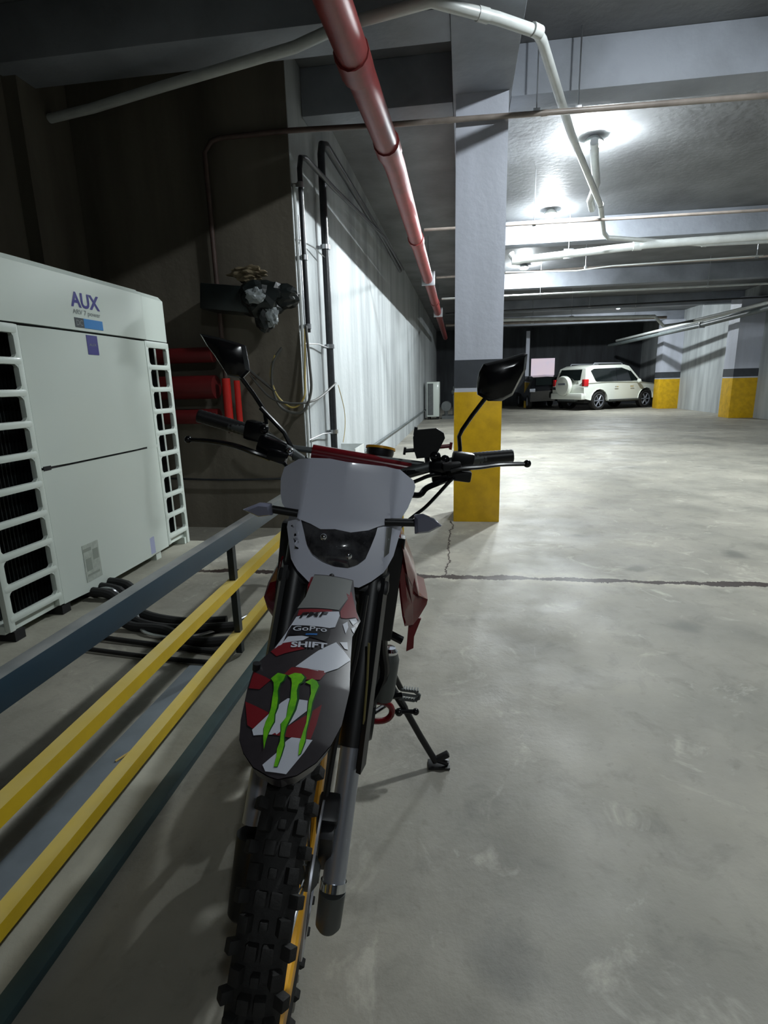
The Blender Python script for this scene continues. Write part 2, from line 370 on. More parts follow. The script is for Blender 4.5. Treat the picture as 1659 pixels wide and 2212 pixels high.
# ---------------------------------------------------------------- ceiling bulbs
def lamp(x, y, z, st, label):
    t = thing('ceiling_lamp', label, 'lamp', (x, y, z), group='round bulbs under the garage slab')
    MB().lathe((x, y, z), (0, 0, 1), [(0.001, 0.0), (0.105, 0.0), (0.11, 0.012), (0.09, 0.035), (0.05, ZS-z-0.002), (0.001, ZS-z-0.001)], 28).build('socket', M['pvc'], t)
    m = bpy.data.materials.new('bulb_light'); m.use_nodes = True; nt = m.node_tree; nt.nodes.clear()
    e = nt.nodes.new('ShaderNodeEmission'); e.inputs[0].default_value = (0.90, 0.97, 1.0, 1); e.inputs[1].default_value = st
    out = nt.nodes.new('ShaderNodeOutputMaterial'); nt.links.new(e.outputs[0], out.inputs[0])
    MB().lathe((x, y, z-0.001), (0, 0, -1), [(0.095, 0), (0.09, 0.018), (0.07, 0.034), (0.035, 0.044), (0.001, 0.046)], 24).build('bulb', m, t)
for l in LAMPS: lamp(*l)
# ---------------------------------------------------------------- ceiling pipes
def pipe(name, pts, r, m, label, cat='pipe', smooth=0, couplers=(), hangers=(), group=None, hz=None, drop=None):
    o = MB().tube(pts, r, 14, smooth=smooth).build(name, M[m]) if not (couplers or hangers) else None
    if o: return tag(o, label, cat, group)
    t = thing(name, label, cat, pts[0], group)
    MB().tube(pts, r, 14, smooth=smooth).build('pipe_run', M[m], t)
    if drop: MB().tube(drop, r*0.95, 14).build('drop_pipe', M['drop'], t)
    for c, d in couplers:
        d = Vector(d).normalized(); c = Vector(c); MB().tube([c-d*r*1.1, c+d*r*1.1], r*1.14, 14).build('coupler', M[m], t)
    for c in hangers:
        c = Vector(c); b = MB().box((c.x, c.y, c.z), (r*2.6, 0.03, r*2.6), bev=0.004); b.tube([c, (c.x, c.y, hz or ZS)], 0.006, 6); b.build('hanger', M['steel'], t)
    return t
pipe('fire_pipe', [(-0.70, -2, 3.2), (-0.67, 3.2, 3.2), (-0.62, 5.4, 3.2), (-0.645, 8.1, 3.2), (-0.78, 25.0, 3.2)], 0.095, 'red_pipe', 'thick red fire pipe running away overhead past the pillar',
     couplers=[((-0.665, 3.75, 3.2), (0, 1, 0)), ((-0.63, 5.0, 3.2), (0, 1, 0)), ((-0.645, 8.0, 3.2), (0, 1, 0)), ((-0.69, 14, 3.2), (0, 1, 0))],
     hangers=[(-0.66, 10.9, 3.2), (-0.70, 16.0, 3.2)])
pipe('sprinkler_pipe', [(-0.6, 5.0, 3.36), (0.4, 5.04, 3.36), (2.2, 5.10, 3.36), (8.8, 5.15, 3.36)], 0.021, 'thin_pipe', 'nearest thin sprinkler pipe crossing in front of the pillar', 'pipe',
     couplers=[((-0.12, 5.02, 3.36), (1, 0, 0)), ((0.62, 5.05, 3.36), (1, 0, 0))], hangers=[(0.56, 5.05, 3.37), (0.88, 5.06, 3.37), (4.2, 5.12, 3.36)], drop=[(-2.08, 4.70, 0.9), (-2.09, 4.70, 3.16), (-2.03, 4.71, 3.24), (-1.95, 4.71, 3.26), (-1.40, 4.72, 3.27), (-0.62, 5.0, 3.36)])
pipe('sprinkler_pipe', [(-0.53, 7.88, 3.28), (4.0, 8.0, 3.28), (8.8, 8.05, 3.28)], 0.018, 'thin_pipe', 'second thin sprinkler pipe passing right beside the second bulb', hangers=[(0.9, 7.95, 3.28), (5.2, 8.02, 3.28)])
pipe('sprinkler_pipe', [(-0.53, 11.3, 3.28), (8.8, 10.7, 3.28)], 0.02, 'thin_pipe', 'third thin sprinkler pipe just beyond the far drain pipe', hangers=[(2.2, 11.08, 3.28), (5.0, 10.92, 3.28)])
pipe('sprinkler_pipe', [(-0.53, 14.1, 3.28), (8.8, 14.1, 3.28)], 0.022, 'pvc', 'fourth thin sprinkler pipe, pale, under the third cross beam', hangers=[(1.8, 14.1, 3.28), (5.5, 14.1, 3.28)])
pipe('sprinkler_pipe', [(-0.53, 17.1, 3.28), (8.8, 16.4, 3.28)], 0.022, 'dark_pipe', 'fifth thin pipe, dark, before the distant bulb', hangers=[(3.5, 16.8, 3.28)])
pipe('sprinkler_pipe', [(-0.6, 19.6, 3.2), (6.6, 19.9, 3.2)], 0.045, 'thin_pipe', 'sixth ceiling pipe, thick and bright under the distant bulb', hangers=[(5.6, 19.86, 3.2), (2.3, 19.7, 3.2)])
pipe('drain_pipe', [(-3.27, 4.5, 3.42), (-2.85, 4.42, 3.42), (-2.15, 4.25, 3.43), (-1.1, 4.0, 3.44), (-0.75, 3.86, 3.45), (-0.2, 3.74, 3.45), (0.19, 3.97, 3.45), (0.445, 4.15, 3.45), (0.49, 4.25, 3.45), (0.95, 5.73, 3.45), (1.72, 7.95, 3.45), (2.08, 9.3, 3.44), (2.2, 9.55, 3.42), (3.1, 10.0, 3.42), (3.94, 10.42, 3.42), (8.8, 10.45, 3.40)], 0.034, 'pvc',
     'pale plastic drain pipe zigzagging under the slab past the nearest bulb', couplers=[((0.44, 4.14, 3.45), (1, 0.9, 0)), ((0.1, 3.92, 3.45), (1, .6, 0)), ((1.72, 7.95, 3.45), (0.3, 1, 0)), ((3.94, 10.42, 3.42), (1, .3, 0))])
pipe('drain_pipe', [(0.8, 10.30, 3.42), (0.86, 10.25, 3.3), (2.9, 9.9, 3.36), (8.8, 9.55, 3.38)], 0.06, 'pvc', 'thick bright drain pipe with open elbow beside the small third bulb', couplers=[((0.88, 10.24, 3.3), (1, 0, 0)), ((2.75, 9.93, 3.355), (1, 0, 0))], hangers=[(1.72, 10.1, 3.33)])
pipe('light_conduit', [(1.33, 6.62, 3.70), (1.40, 6.9, 3.62), (1.58, 7.6, 3.60), (1.62, 8.1, 3.56), (1.70, 8.35, 3.52)], 0.045, 'pvc', 'short white conduit lit brightly next to the nearest visible bulb')
pipe('drain_pipe', [(0.9, 17.6, 3.1), (5.6, 17.9, 3.05), (6.2, 18.9, 2.85), (7.2, 19.2, 3.0), (8.3, 15.0, 3.2), (8.6, 10, 3.35), (8.6, 5, 3.4)], 0.05, 'pvc', 'pale drain pipe kinking near the far right corner of the ceiling', hangers=[(3.2, 17.75, 3.08), (8.4, 13.0, 3.25)])
pipe('drain_pipe', [(6.9, 27, 2.95), (7.95, 20.0, 3.12), (8.3, 14, 3.28), (8.65, 6, 3.42)], 0.05, 'pvc', 'pale pipe running along the top of the right wall')
pipe('drain_pipe', [(6.6, 27, 2.75), (7.75, 20.0, 2.92), (8.1, 14, 3.05), (8.5, 6, 3.2)], 0.07, 'grey_pipe', 'thick grey pipe hung below the pale one along the right wall', hangers=[(7.75, 20.0, 2.92), (8.1, 14, 3.05)])
pipe('cable_run', [(0.75, 10.8, 3.22), (2.0, 10.9, 3.2), (2.6, 10.85, 3.24), (5.0, 10.7, 3.25)], 0.012, 'pvc', 'sagging white cable under the thick drain pipe', 'cable')
# conduits on the side wall
def conduit(y, z0, z1, r, tail, label, clamps):
    t = thing('wall_conduit', label, 'pipe', (WX+0.07, y, z0))
    MB().tube([(WX+0.07, y, z0), (WX+0.07, y, z1-0.12), (WX+0.075, y+0.03, z1-0.03), (WX+0.09, y+0.13, z1)]+tail, r, 12).build('pipe_run', M['dark_pipe'], t)
    for z in clamps:
        b = MB().tube([(WX+0.07, y, z-0.02), (WX+0.07, y, z+0.02)], r*1.35, 12); b.box((WX+0.03, y, z), (0.06, 0.02, 0.03)); b.build('clamp', M['steel'], t)
    return t
conduit(4.79, 1.75, 3.14, 0.022, [(WX+0.12, 5.9, 3.2), (WX+0.25, 8.5, 3.38), (WX+0.24, 11.2, 3.44)], 'thinner dark conduit near the wall corner that bends along the wall', (2.9, 2.35, 1.8))
conduit(5.56, 0.45, 3.52, 0.036, [(WX+0.14, 7.2, 3.47), (WX+0.18, 9.2, 3.45), (WX+0.17, 11.3, 3.44)], 'thicker dark conduit standing right of the wall corner', (2.6, 1.68, 0.83))
b = MB()
for z in (2.5, 1.66, 0.82): b.tube([(WX+0.02, 4.8, z), (WX+0.05, 5.2, z+0.02), (WX+0.07, 5.56, z)], 0.006, 6)
b.tube([(WX+0.02, 4.86, 0.5), (WX+0.02, 4.86, 2.7)], 0.006, 6)
o = b.build('conduit_strut', M['steel']); tag(o, 'thin steel struts tying the two dark conduits together', 'bracket')
pipe('wall_conduit', [(WX+0.02, 4.77, 0.0), (WX+0.02, 4.77, 2.9)], 0.013, 'pvc', 'slim white conduit right on the wall corner')
pipe('wall_hose', [(WX+0.03, 6.5, 0.46), (WX+0.03, 7.2, 0.38), (WX+0.03, 10.2, 0.36), (WX+0.03, 20.5, 0.32)], 0.022, 'grey_pipe', 'grey brown pipe running low along the pale wall', smooth=3)
# open metal tray at the foot of the conduits
t = thing('metal_tray', 'open pale sheet metal tray at the foot of the thick conduit', 'tray', (-1.22, 5.75, 0.55))
b = MB(); b.b2((-1.39, 5.62, 0.50), (-1.12, 6.15, 0.51)); b.b2((-1.13, 5.62, 0.5), (-1.12, 6.15, 0.64)); b.b2((-1.39, 6.14, 0.5), (-1.12, 6.15, 0.64)); b.b2((-1.39, 5.62, 0.5), (-1.12, 5.63, 0.60)); b.build('tray_shell', M['pvc'], t)
MB().b2((-1.38, 5.7, 0), (-1.14, 5.74, 0.5)).b2((-1.38, 6.0, 0), (-1.14, 6.04, 0.5)).build('bracket_grating', M['steel'], t)
# cables looping around the corner
def cable(pts, r, m, label, smooth=8, name='cable'):
    o = MB().tube(pts, r, 8, smooth=smooth).build(name, M[m]); return tag(o, label, 'cable')
cable([(-1.33, 4.72, 1.80), (-1.31, 4.70, 1.5), (-1.30, 4.66, 1.25), (-1.38, 4.62, 1.08), (-1.55, 4.6, 1.12), (-1.62, 4.6, 1.30), (-1.60, 4.6, 1.50), (-1.52, 4.62, 1.62)], 0.012, 'cable', 'dark cable hanging in a loop from the thin conduit')
cable([(-1.34, 4.72, 1.78), (-1.35, 4.68, 1.4), (-1.36, 4.64, 1.2), (-1.46, 4.62, 1.12), (-1.58, 4.6, 1.22), (-1.63, 4.6, 1.40), (-1.58, 4.6, 1.56)], 0.008, 'cable_y', 'yellowish cable hanging in a loop at the wall corner')
cable([(-1.60, 4.6, 1.26), (-1.80, 4.62, 1.42), (-1.88, 4.65, 1.5)], 0.014, 'cable', 'short cable end tied off beside the looped cables', 4)
cable([(-1.82, 4.62, 1.40), (-1.66, 4.6, 1.22), (-1.5, 4.6, 1.16), (-1.34, 4.66, 1.16), (-1.28, 4.9, 1.2), (-1.27, 5.5, 1.32)], 0.010, 'cable', 'cable crossing from the loops to the thick conduit')
cable([(-1.75, 4.6, 0.98), (-1.6, 4.6, 0.85), (-1.38, 4.64, 0.76), (-1.29, 4.9, 0.74), (-1.26, 5.3, 0.62)], 0.008, 'cable', 'thin cable sagging low around the wall corner')
cable([(-2.9, 4.70, 0.49), (-2.2, 4.70, 0.47), (-1.6, 4.70, 0.48), (-1.42, 4.70, 0.48)], 0.010, 'dark_pipe', 'black cable strung low across the dim recess wall', 4)
cable([(-1.27, 5.6, 1.3), (-1.25, 5.75, 1.05), (-1.26, 5.8, 0.85), (-1.27, 5.72, 0.7)], 0.004, 'cable_y', 'very thin tan wire hanging beside the thick conduit')
# torn plastic wrapped duct on the corner
t = thing('wrapped_duct', 'dark duct end wrapped in torn plastic sticking out at the wall corner', 'duct', (-1.75, 4.45, 1.75))
MB().box((-1.90, 4.55, 2.005), (0.42, 0.30, 0.20), rot=(0, 0.12, 0), bev=0.015).build('duct_body', M['foil'], t)
def crumple(c, r, sc, seed, amp, m, name, sub=4, flat=True):
    rnd = random.Random(seed); tb = bmesh.new(); bmesh.ops.create_icosphere(tb, subdivisions=sub, radius=1)
    K = [(Vector((rnd.uniform(-1, 1), rnd.uniform(-1, 1), rnd.uniform(-1, 1))).normalized(), rnd.uniform(2, 7), rnd.uniform(0, 6)) for _ in range(9)]
    for v in tb.verts:
        n = v.co.normalized(); d = sum(abs(math.sin(n.dot(k)*f+p)) for k, f, p in K)/9-0.6
        v.co = Vector([n[i]*sc[i] for i in range(3)])*(r*(1+amp*d))+Vector(c)
    b = MB(); b._merge(tb); return b.build(name, m, t, smooth=(12 if flat else 30))
crumple((-1.62, 4.48, 1.99), 0.165, (1.15, 0.8, 0.85), 3, 0.9, M['foil'], 'plastic_wrap', 3)
crumple((-1.47, 4.52, 2.00), 0.12, (1.25, 0.7, 0.75), 8, 0.9, M['foil'], 'plastic_wrap', 3)
crumple((-1.58, 4.42, 1.84), 0.085, (0.9, 0.6, 1.2), 5, 1.0, M['foil'], 'plastic_flap', 3)
crumple((-1.62, 4.34, 2.00), 0.055, (1.3, 0.5, 0.9), 12, 1.8, M['foil_l'], 'torn_patch', 3)
crumple((-1.52, 4.40, 1.85), 0.06, (0.9, 0.5, 1.2), 13, 1.6, M['foil_l'], 'torn_patch', 3)
t2 = t
o = None
t = thing('rag', 'beige crumpled rag lying on top of the plastic wrapped duct', 'rag', (-1.70, 4.5, 2.16))
crumple((-1.72, 4.48, 2.19), 0.085, (1.5, 0.8, 0.6), 21, 2.0, M['cloth'], 'rag_cloth')
# red fire pipes at the recess wall, light and shade painted as two reds
t = thing('fire_valve_pipes', 'dark red horizontal fire pipes joined to bright vertical risers on the recess wall', 'pipes', (-2.3, 4.6, 0.98))
for z, r in ((1.58, 0.065), (1.31, 0.10), (1.06, 0.065)):
    MB().tube([(-3.2, 4.58, z), (-2.12, 4.58, z)], r, 16).build('horizontal_pipe', mat('shaded_red_pipe', (96, 22, 24), 0.5) if z == 1.58 else bpy.data.materials['shaded_red_pipe'], t)
MB().tube([(-2.02, 4.56, 1.38), (-2.02, 4.56, 1.00)], 0.036, 16).build('riser', mat('lit_red_pipe', (196, 40, 34), 0.35), t)
MB().tube([(-1.94, 4.60, 1.36), (-1.94, 4.60, 1.00)], 0.026, 16).build('riser', bpy.data.materials['lit_red_pipe'], t)
for x in (-2.02, -1.94): MB().tube([(x, 4.58, 0.965), (x, 4.58, 1.0)], 0.028, 12).build('brass_cap', mat('brass_cap', (150, 120, 90), 0.4, 0.5), t)
# ---------------------------------------------------------------- white outdoor unit (front faces +x)
AX, Y0, Y1, Z0, Z1 = -2.05, 2.03, 3.72, 0.235, 1.92
t = thing('outdoor_unit', 'tall white air conditioner outdoor unit with side grilles behind the railing', 'air conditioner', ((-2.45), 2.88, 0.12))
b = MB(); b.b2((AX-0.78, Y0, Z0), (AX-0.76, Y1, 1.62)); b.b2((AX-0.76, Y0, Z0), (AX-0.1, Y0+0.02, 1.62)); b.b2((AX-0.76, Y1-0.02, Z0), (AX-0.1, Y1, 1.62)); b.b2((AX-0.78, Y0, Z0-0.02), (AX-0.03, Y1, Z0+0.02)); b.build('cabinet_shell', M['ac'], t)
MB().b2((AX-0.70, Y0+0.022, Z0+0.022), (AX-0.10, Y1-0.022, 1.608)).build('coil_block', M['coil'], t)
b = MB()
for k in range(70):
    y = Y0+0.05+k*(Y1-Y0-0.10)/69; b.box((AX-0.093, y, 0.93), (0.012, 0.003, 1.34))
b.build('coil_fins', M['coil'], t)
# top cover with folded facets
pr = [(Y0-0.01, -0.02), (Y0+0.14, 0.0), (Y0+0.42, 0.012), (Y1-0.30, 0.012), (Y1-0.26, -0.004), (Y1+0.005, -0.012)]
b = MB(); rings = []
for z, dx in ((1.62, 0), (Z1-0.03, 0.0), (Z1, -0.03)):
    rings.append([(AX+x+dx, y, z) for y, x in pr]+[(AX-0.79, Y1+0.005, z), (AX-0.79, Y0-0.01, z)])
b._grid([[Vector(p) for p in r] for r in rings]); b.build('top_cover', M['ac'], t, smooth=20)
MB().b2((AX-0.77, Y0+0.01, 1.612), (AX-0.012, Y1-0.01, 1.624)).build('seam', M['gap'], t)
yl, yr = 2.385, 3.425
def grille(ya, yb, name):
    b = MB(); zt, zb = 1.612, Z0-0.01; sw = 0.035; n = 9; pitch = (zt-0.045-zb-0.03)/n
    b.b2((AX-0.03, ya, zb), (AX, ya+sw, zt), bev=0.006); b.b2((AX-0.03, yb-sw, zb-0.058 if ya > 3 else zb), (AX, yb, zt), bev=0.006)
    for k in range(n+1):
        z = zt-0.02-k*pitch; h = 0.034 if k else 0.045
        b.b2((AX-0.025, ya+0.01, z-h/2), (AX+0.003, yb-0.01, z+h/2), bev=0.011)
    for k in range(n):   # rounded inner corners
        for yy, sy in ((ya+sw, 1), (yb-sw, -1)):
            for zz, sz in ((zt-0.02-k*pitch-0.017, -1), (zt-0.02-(k+1)*pitch+0.017, 1)):
                P = [(AX-0.022, yy-0.004*sy, zz-0.004*sz), (AX-0.022, yy+0.022*sy, zz-0.004*sz), (AX-0.022, yy+0.006*sy, zz+0.006*sz), (AX-0.022, yy-0.004*sy, zz+0.022*sz)]
                b.prism(P, (1, 0, 0), 0.02)
    return b.build(name, M['ac'], t, smooth=40)
grille(Y0+0.0, yl-0.003, 'side_grille'); grille(yr+0.003, Y1, 'side_grille')
# bulging middle panels
def panel(z0, z1, name):
    b = MB(); pr = [(yl, -0.004), (yl+0.06, 0.0), (yl+0.17, 0.014), (yr-0.25, 0.014), (yr-0.16, 0.002), (yr, -0.002)]
    b._grid([[Vector((AX+x, y, z)) for y, x in pr]+[Vector((AX-0.05, yr, z)), Vector((AX-0.05, yl, z))] for z in (z0, z1)])
    return b.build(name, M['ac'], t, smooth=15)
panel(0.937, 1.608, 'upper_panel'); panel(Z0-0.015, 0.925, 'service_panel')
MB().b2((AX-0.04, yl+0.01, 0.920), (AX+0.0, yr-0.12, 0.942)).build('handle_slot', M['gap'], t)
MB().b2((AX-0.04, yr-0.12, 0.920), (AX+0.001, yr, 0.940)).build('panel_joint', M['ac'], t)
def onfront(y, z, dx=0.0): return lambda u, v: (AX+0.0135+dx, y+u, z+v)
MB().text('AUX', onfront(2.755, 1.737), 0.235, 0.078, bold=0.03).build('maker_logo', M['logo'], t, smooth=0)
MB().text('ARV 7 power', onfront(2.76, 1.695), 0.225, 0.032, bold=0.01).build('series_lettering', M['logogrey'], t, smooth=0)
MB().b2((AX+0.010, 2.765, 1.635), (AX+0.0145, 2.835, 1.684)).build('badge_dark', mat('badge_dark', (60, 66, 70), 0.5), t)
MB().b2((AX+0.010, 2.835, 1.635), (AX+0.0145, 2.995, 1.684)).build('badge_blue', M['skyblue'], t)
MB().text('DC', onfront(2.775, 1.645, 0.002), 0.05, 0.028).build('badge_lettering', M['logogrey'], t, smooth=0)
MB().b2((AX+0.010, 2.835, 1.497), (AX+0.0165, 2.925, 1.600)).build('blue_sticker', M['logo'], t)
MB().text('AUX', onfront(2.85, 1.543, 0.004), 0.06, 0.014).build('sticker_lettering', M['logogrey'], t, smooth=0)
MB().b2((AX+0.010, 2.55, 0.275), (AX+0.0155, 2.68, 0.485)).build('rating_label', M['greysticker'], t)
b = MB()
for k, (dy, dz, wd, h) in enumerate(((0.0, 0.16, 0.07, 0.018), (0.08, 0.10, 0.05, 0.06), (0.01, 0.05, 0.05, 0.07), (0.01, 0.02, 0.11, 0.012))): b.b2((AX+0.0155, 2.555+dy*.9, 0.285+dz), (AX+0.0162, 2.555+(dy+wd)*.9, 0.285+dz+h))
b.build('label_print', mat('label_print', (140, 148, 138), 0.6), t)
MB().b2((AX+0.001, 3.10, 0.235), (AX+0.013, 3.235, 0.345)).build('lilac_label', M['lilac'], t)
for y in (Y0+0.06, 2.40, 3.30, Y1-0.03): MB().b2((AX-0.12, y-0.03, 0.166), (AX-0.01, y+0.03, Z0-0.02)).build('foot', M['gap'] if y < 3 else M['ac'], t)
o = MB().b2((-2.95, 1.2, 0), (-1.93, 3.76, 0.165), bev=0.01).build('plinth', M['plinth']); tag(o, 'low cement plinth carrying the white outdoor unit', 'plinth')
# hoses lying across the floor
for k, (pts, lab) in enumerate([
    ([(-2.3, 2.75, 0.20), (-1.92, 2.72, 0.20), (-1.85, 2.7, 0.045), (-1.55, 2.62, 0.03), (-1.3, 2.66, 0.03)], 'black insulated pipe from the unit, topmost of the bundle on the floor'),
    ([(-2.3, 2.68, 0.20), (-1.92, 2.64, 0.20), (-1.85, 2.62, 0.04), (-1.55, 2.54, 0.028), (-1.15, 2.62, 0.028)], 'black insulated pipe in the middle of the floor bundle'),
    ([(-2.3, 2.60, 0.20), (-1.92, 2.57, 0.20), (-1.84, 2.55, 0.04), (-1.6, 2.52, 0.03), (-1.35, 2.40, 0.03), (-1.15, 2.44, 0.03)], 'black insulated pipe bending nearest to the railing'),
    ([(-1.91, 2.42, 0.02), (-1.6, 2.38, 0.016), (-1.2, 2.33, 0.016)], 'thin dark hose beside the insulated pipes'),
    ([(-1.91, 2.30, 0.016), (-1.5, 2.25, 0.014), (-1.2, 2.23, 0.014)], 'thin dark cable crossing the floor nearest to the viewer')]):
    o = MB().tube(pts, (0.028, 0.026, 0.026, 0.014, 0.012)[k], 10, smooth=6).build('insulated_pipe', M['gap']); tag(o, lab, 'hose', 'pipes on the floor under the outdoor unit')
cable([(-2.1, 2.66, 0.18), (-1.93, 2.6, 0.22), (-1.85, 2.66, 0.06), (-1.7, 2.5, 0.02), (-1.45, 2.47, 0.015), (-1.3, 2.6, 0.015), (-1.22, 2.75, 0.02)], 0.009, 'steel', 'thin bare cable tangled over the insulated pipes')
# ---------------------------------------------------------------- steel guard railing
t = thing('guard_railing', 'steel guard railing with teal top rail and two yellow rails', 'railing', (-1.05, 1.3, 0))
RX = -1.05; ya, yb = -0.6, 3.30
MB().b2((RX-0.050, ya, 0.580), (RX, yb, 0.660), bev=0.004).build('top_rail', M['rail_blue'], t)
MB().b2((RX-0.045, ya, 0.322), (RX, yb, 0.372), bev=0.003).box((RX-0.022, 2.9, 0.39), (0.045, 0.9, 0.04), rot=(0.05, 0, 0)) if False else None
def rail(z0, z1, za, zb_, name, m):
    b = MB(); b._grid([[Vector(p) for p in ((RX-0.048, y, zz), (RX, y, zz), (RX, y, zz+h), (RX-0.048, y, zz+h))] for y, zz, h in ((ya, z0, z1-z0), (yb, za, zb_-za))]); return b.build(name, m, t)
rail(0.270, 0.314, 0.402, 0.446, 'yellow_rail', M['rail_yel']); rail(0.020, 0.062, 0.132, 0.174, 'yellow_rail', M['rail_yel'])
MB().b2((RX-0.07, ya, 0.0), (RX+0.062, yb, 0.022), bev=0.003).build('kerb_strip', M['plinth'], t)
MB().b2((RX+0.0625, ya, 0.0), (RX+0.115, yb, 0.026), bev=0.003).build('base_rail', mat('worn_teal_paint', (58, 82, 86), 0.45, var=0.35, scale=5), t)
for y in (-0.2, 2.31, 3.27): MB().b2((RX-0.038, y-0.016, 0.035), (RX-0.008, y+0.016, 0.60)).build('post', M['post'], t)
o = MB().b2((-1.285, -0.4, 0.001), (-1.16, 2.2, 0.012), bev=0.002).build('plank', M['plank']); tag(o, 'flat grey plank lying on the floor under the lower yellow rail', 'plank')
for k, (a, c, lab) in enumerate([((-1.19, 1.40, 0.014), (-1.16, 1.62, 0.05), 'longer straw coloured stick leaning on the lower yellow rail'), ((-1.215, 1.52, 0.014), (-1.165, 1.60, 0.025), 'short straw coloured stick lying on the grey plank')]):
    o = MB().tube([a, c], 0.004, 6).build('stick', M['wood']); tag(o, lab, 'stick')
o = MB().b2((-0.50, 4.2, 0), (-0.465, 4.24, 0.30), bev=0.003).build('yellow_post', M['rail_yel']); tag(o, 'short yellow post on the floor just behind the headlight', 'post')
# ---------------------------------------------------------------- far objects by the left wall
t = thing('condenser_unit', 'small pale outdoor unit standing far off against the side wall', 'air conditioner', (-1.05, 20.1, 0))
MB().b2((-1.28, 19.9, 0.1), (-0.84, 20.75, 1.33), bev=0.02).build('cabinet', M['ac'], t)
MB().b2((-1.25, 19.885, 0.16), (-1.05, 19.9, 1.27)).build('side_panel', M['castal'], t)
MB().b2((-1.25, 19.95, 0), (-1.18, 20.7, 0.1)).b2((-0.94, 19.95, 0), (-0.87, 20.7, 0.1)).build('foot', M['gap'], t)
t = thing('pump_set', 'dark cluster of machinery on the floor beside the far outdoor unit', 'machine', (-0.5, 20.4, 0))
MB().b2((-0.75, 20.1, 0), (-0.2, 20.9, 0.12)).build('skid', M['castal'], t)
MB().tube([(-0.6, 20.2, 0.45), (-0.6, 20.8, 0.45)], 0.18, 14).tube([(-0.6, 20.3, 0.1), (-0.6, 20.3, 0.4)], 0.07, 8).build('motor', M['castal'], t)
MB().tube([(-0.3, 20.3, 0.1), (-0.3, 20.3, 1.15)], 0.06, 10).ball((-0.3, 20.25, 0.95), 0.11).build('valve_riser', M['castal'], t)
# ---------------------------------------------------------------- vehicles
def wheel(par, c, r, wd, side, style='alloy'):
    t = par; s = side
    MB().torus(c, (0, 1, 0), r-0.09, [(0.09, -wd/2+0.03), (0.09, wd/2-0.03), (0.05, wd/2), (-0.02, wd/2-0.01), (-0.02, -wd/2+0.01), (0.05, -wd/2)], 36).build('tire', M['rubber'], t)
    y = c[1]-s*wd*0.32
    b = MB(); b.torus((c[0], y, c[2]), (0, 1, 0), r-0.12, [(0.012, -0.03), (0.012, 0.03), (-0.015, 0.03), (-0.015, -0.03)], 32)
    for k in range(6):
        a = k*PI/3; d = Vector((math.cos(a), 0, math.sin(a))); b.tube([Vector((c[0], y, c[2]))+d*0.04, Vector((c[0], y, c[2]))+d*(r-0.12)], (0.045, 0.03), 6, flat=0.6)
    b.lathe((c[0], y-0.03, c[2]), (0, 1, 0), [(0.001, 0), (0.07, 0.0), (0.08, 0.06)], 16)
    b.build('alloy_wheel', M['silver'], t)
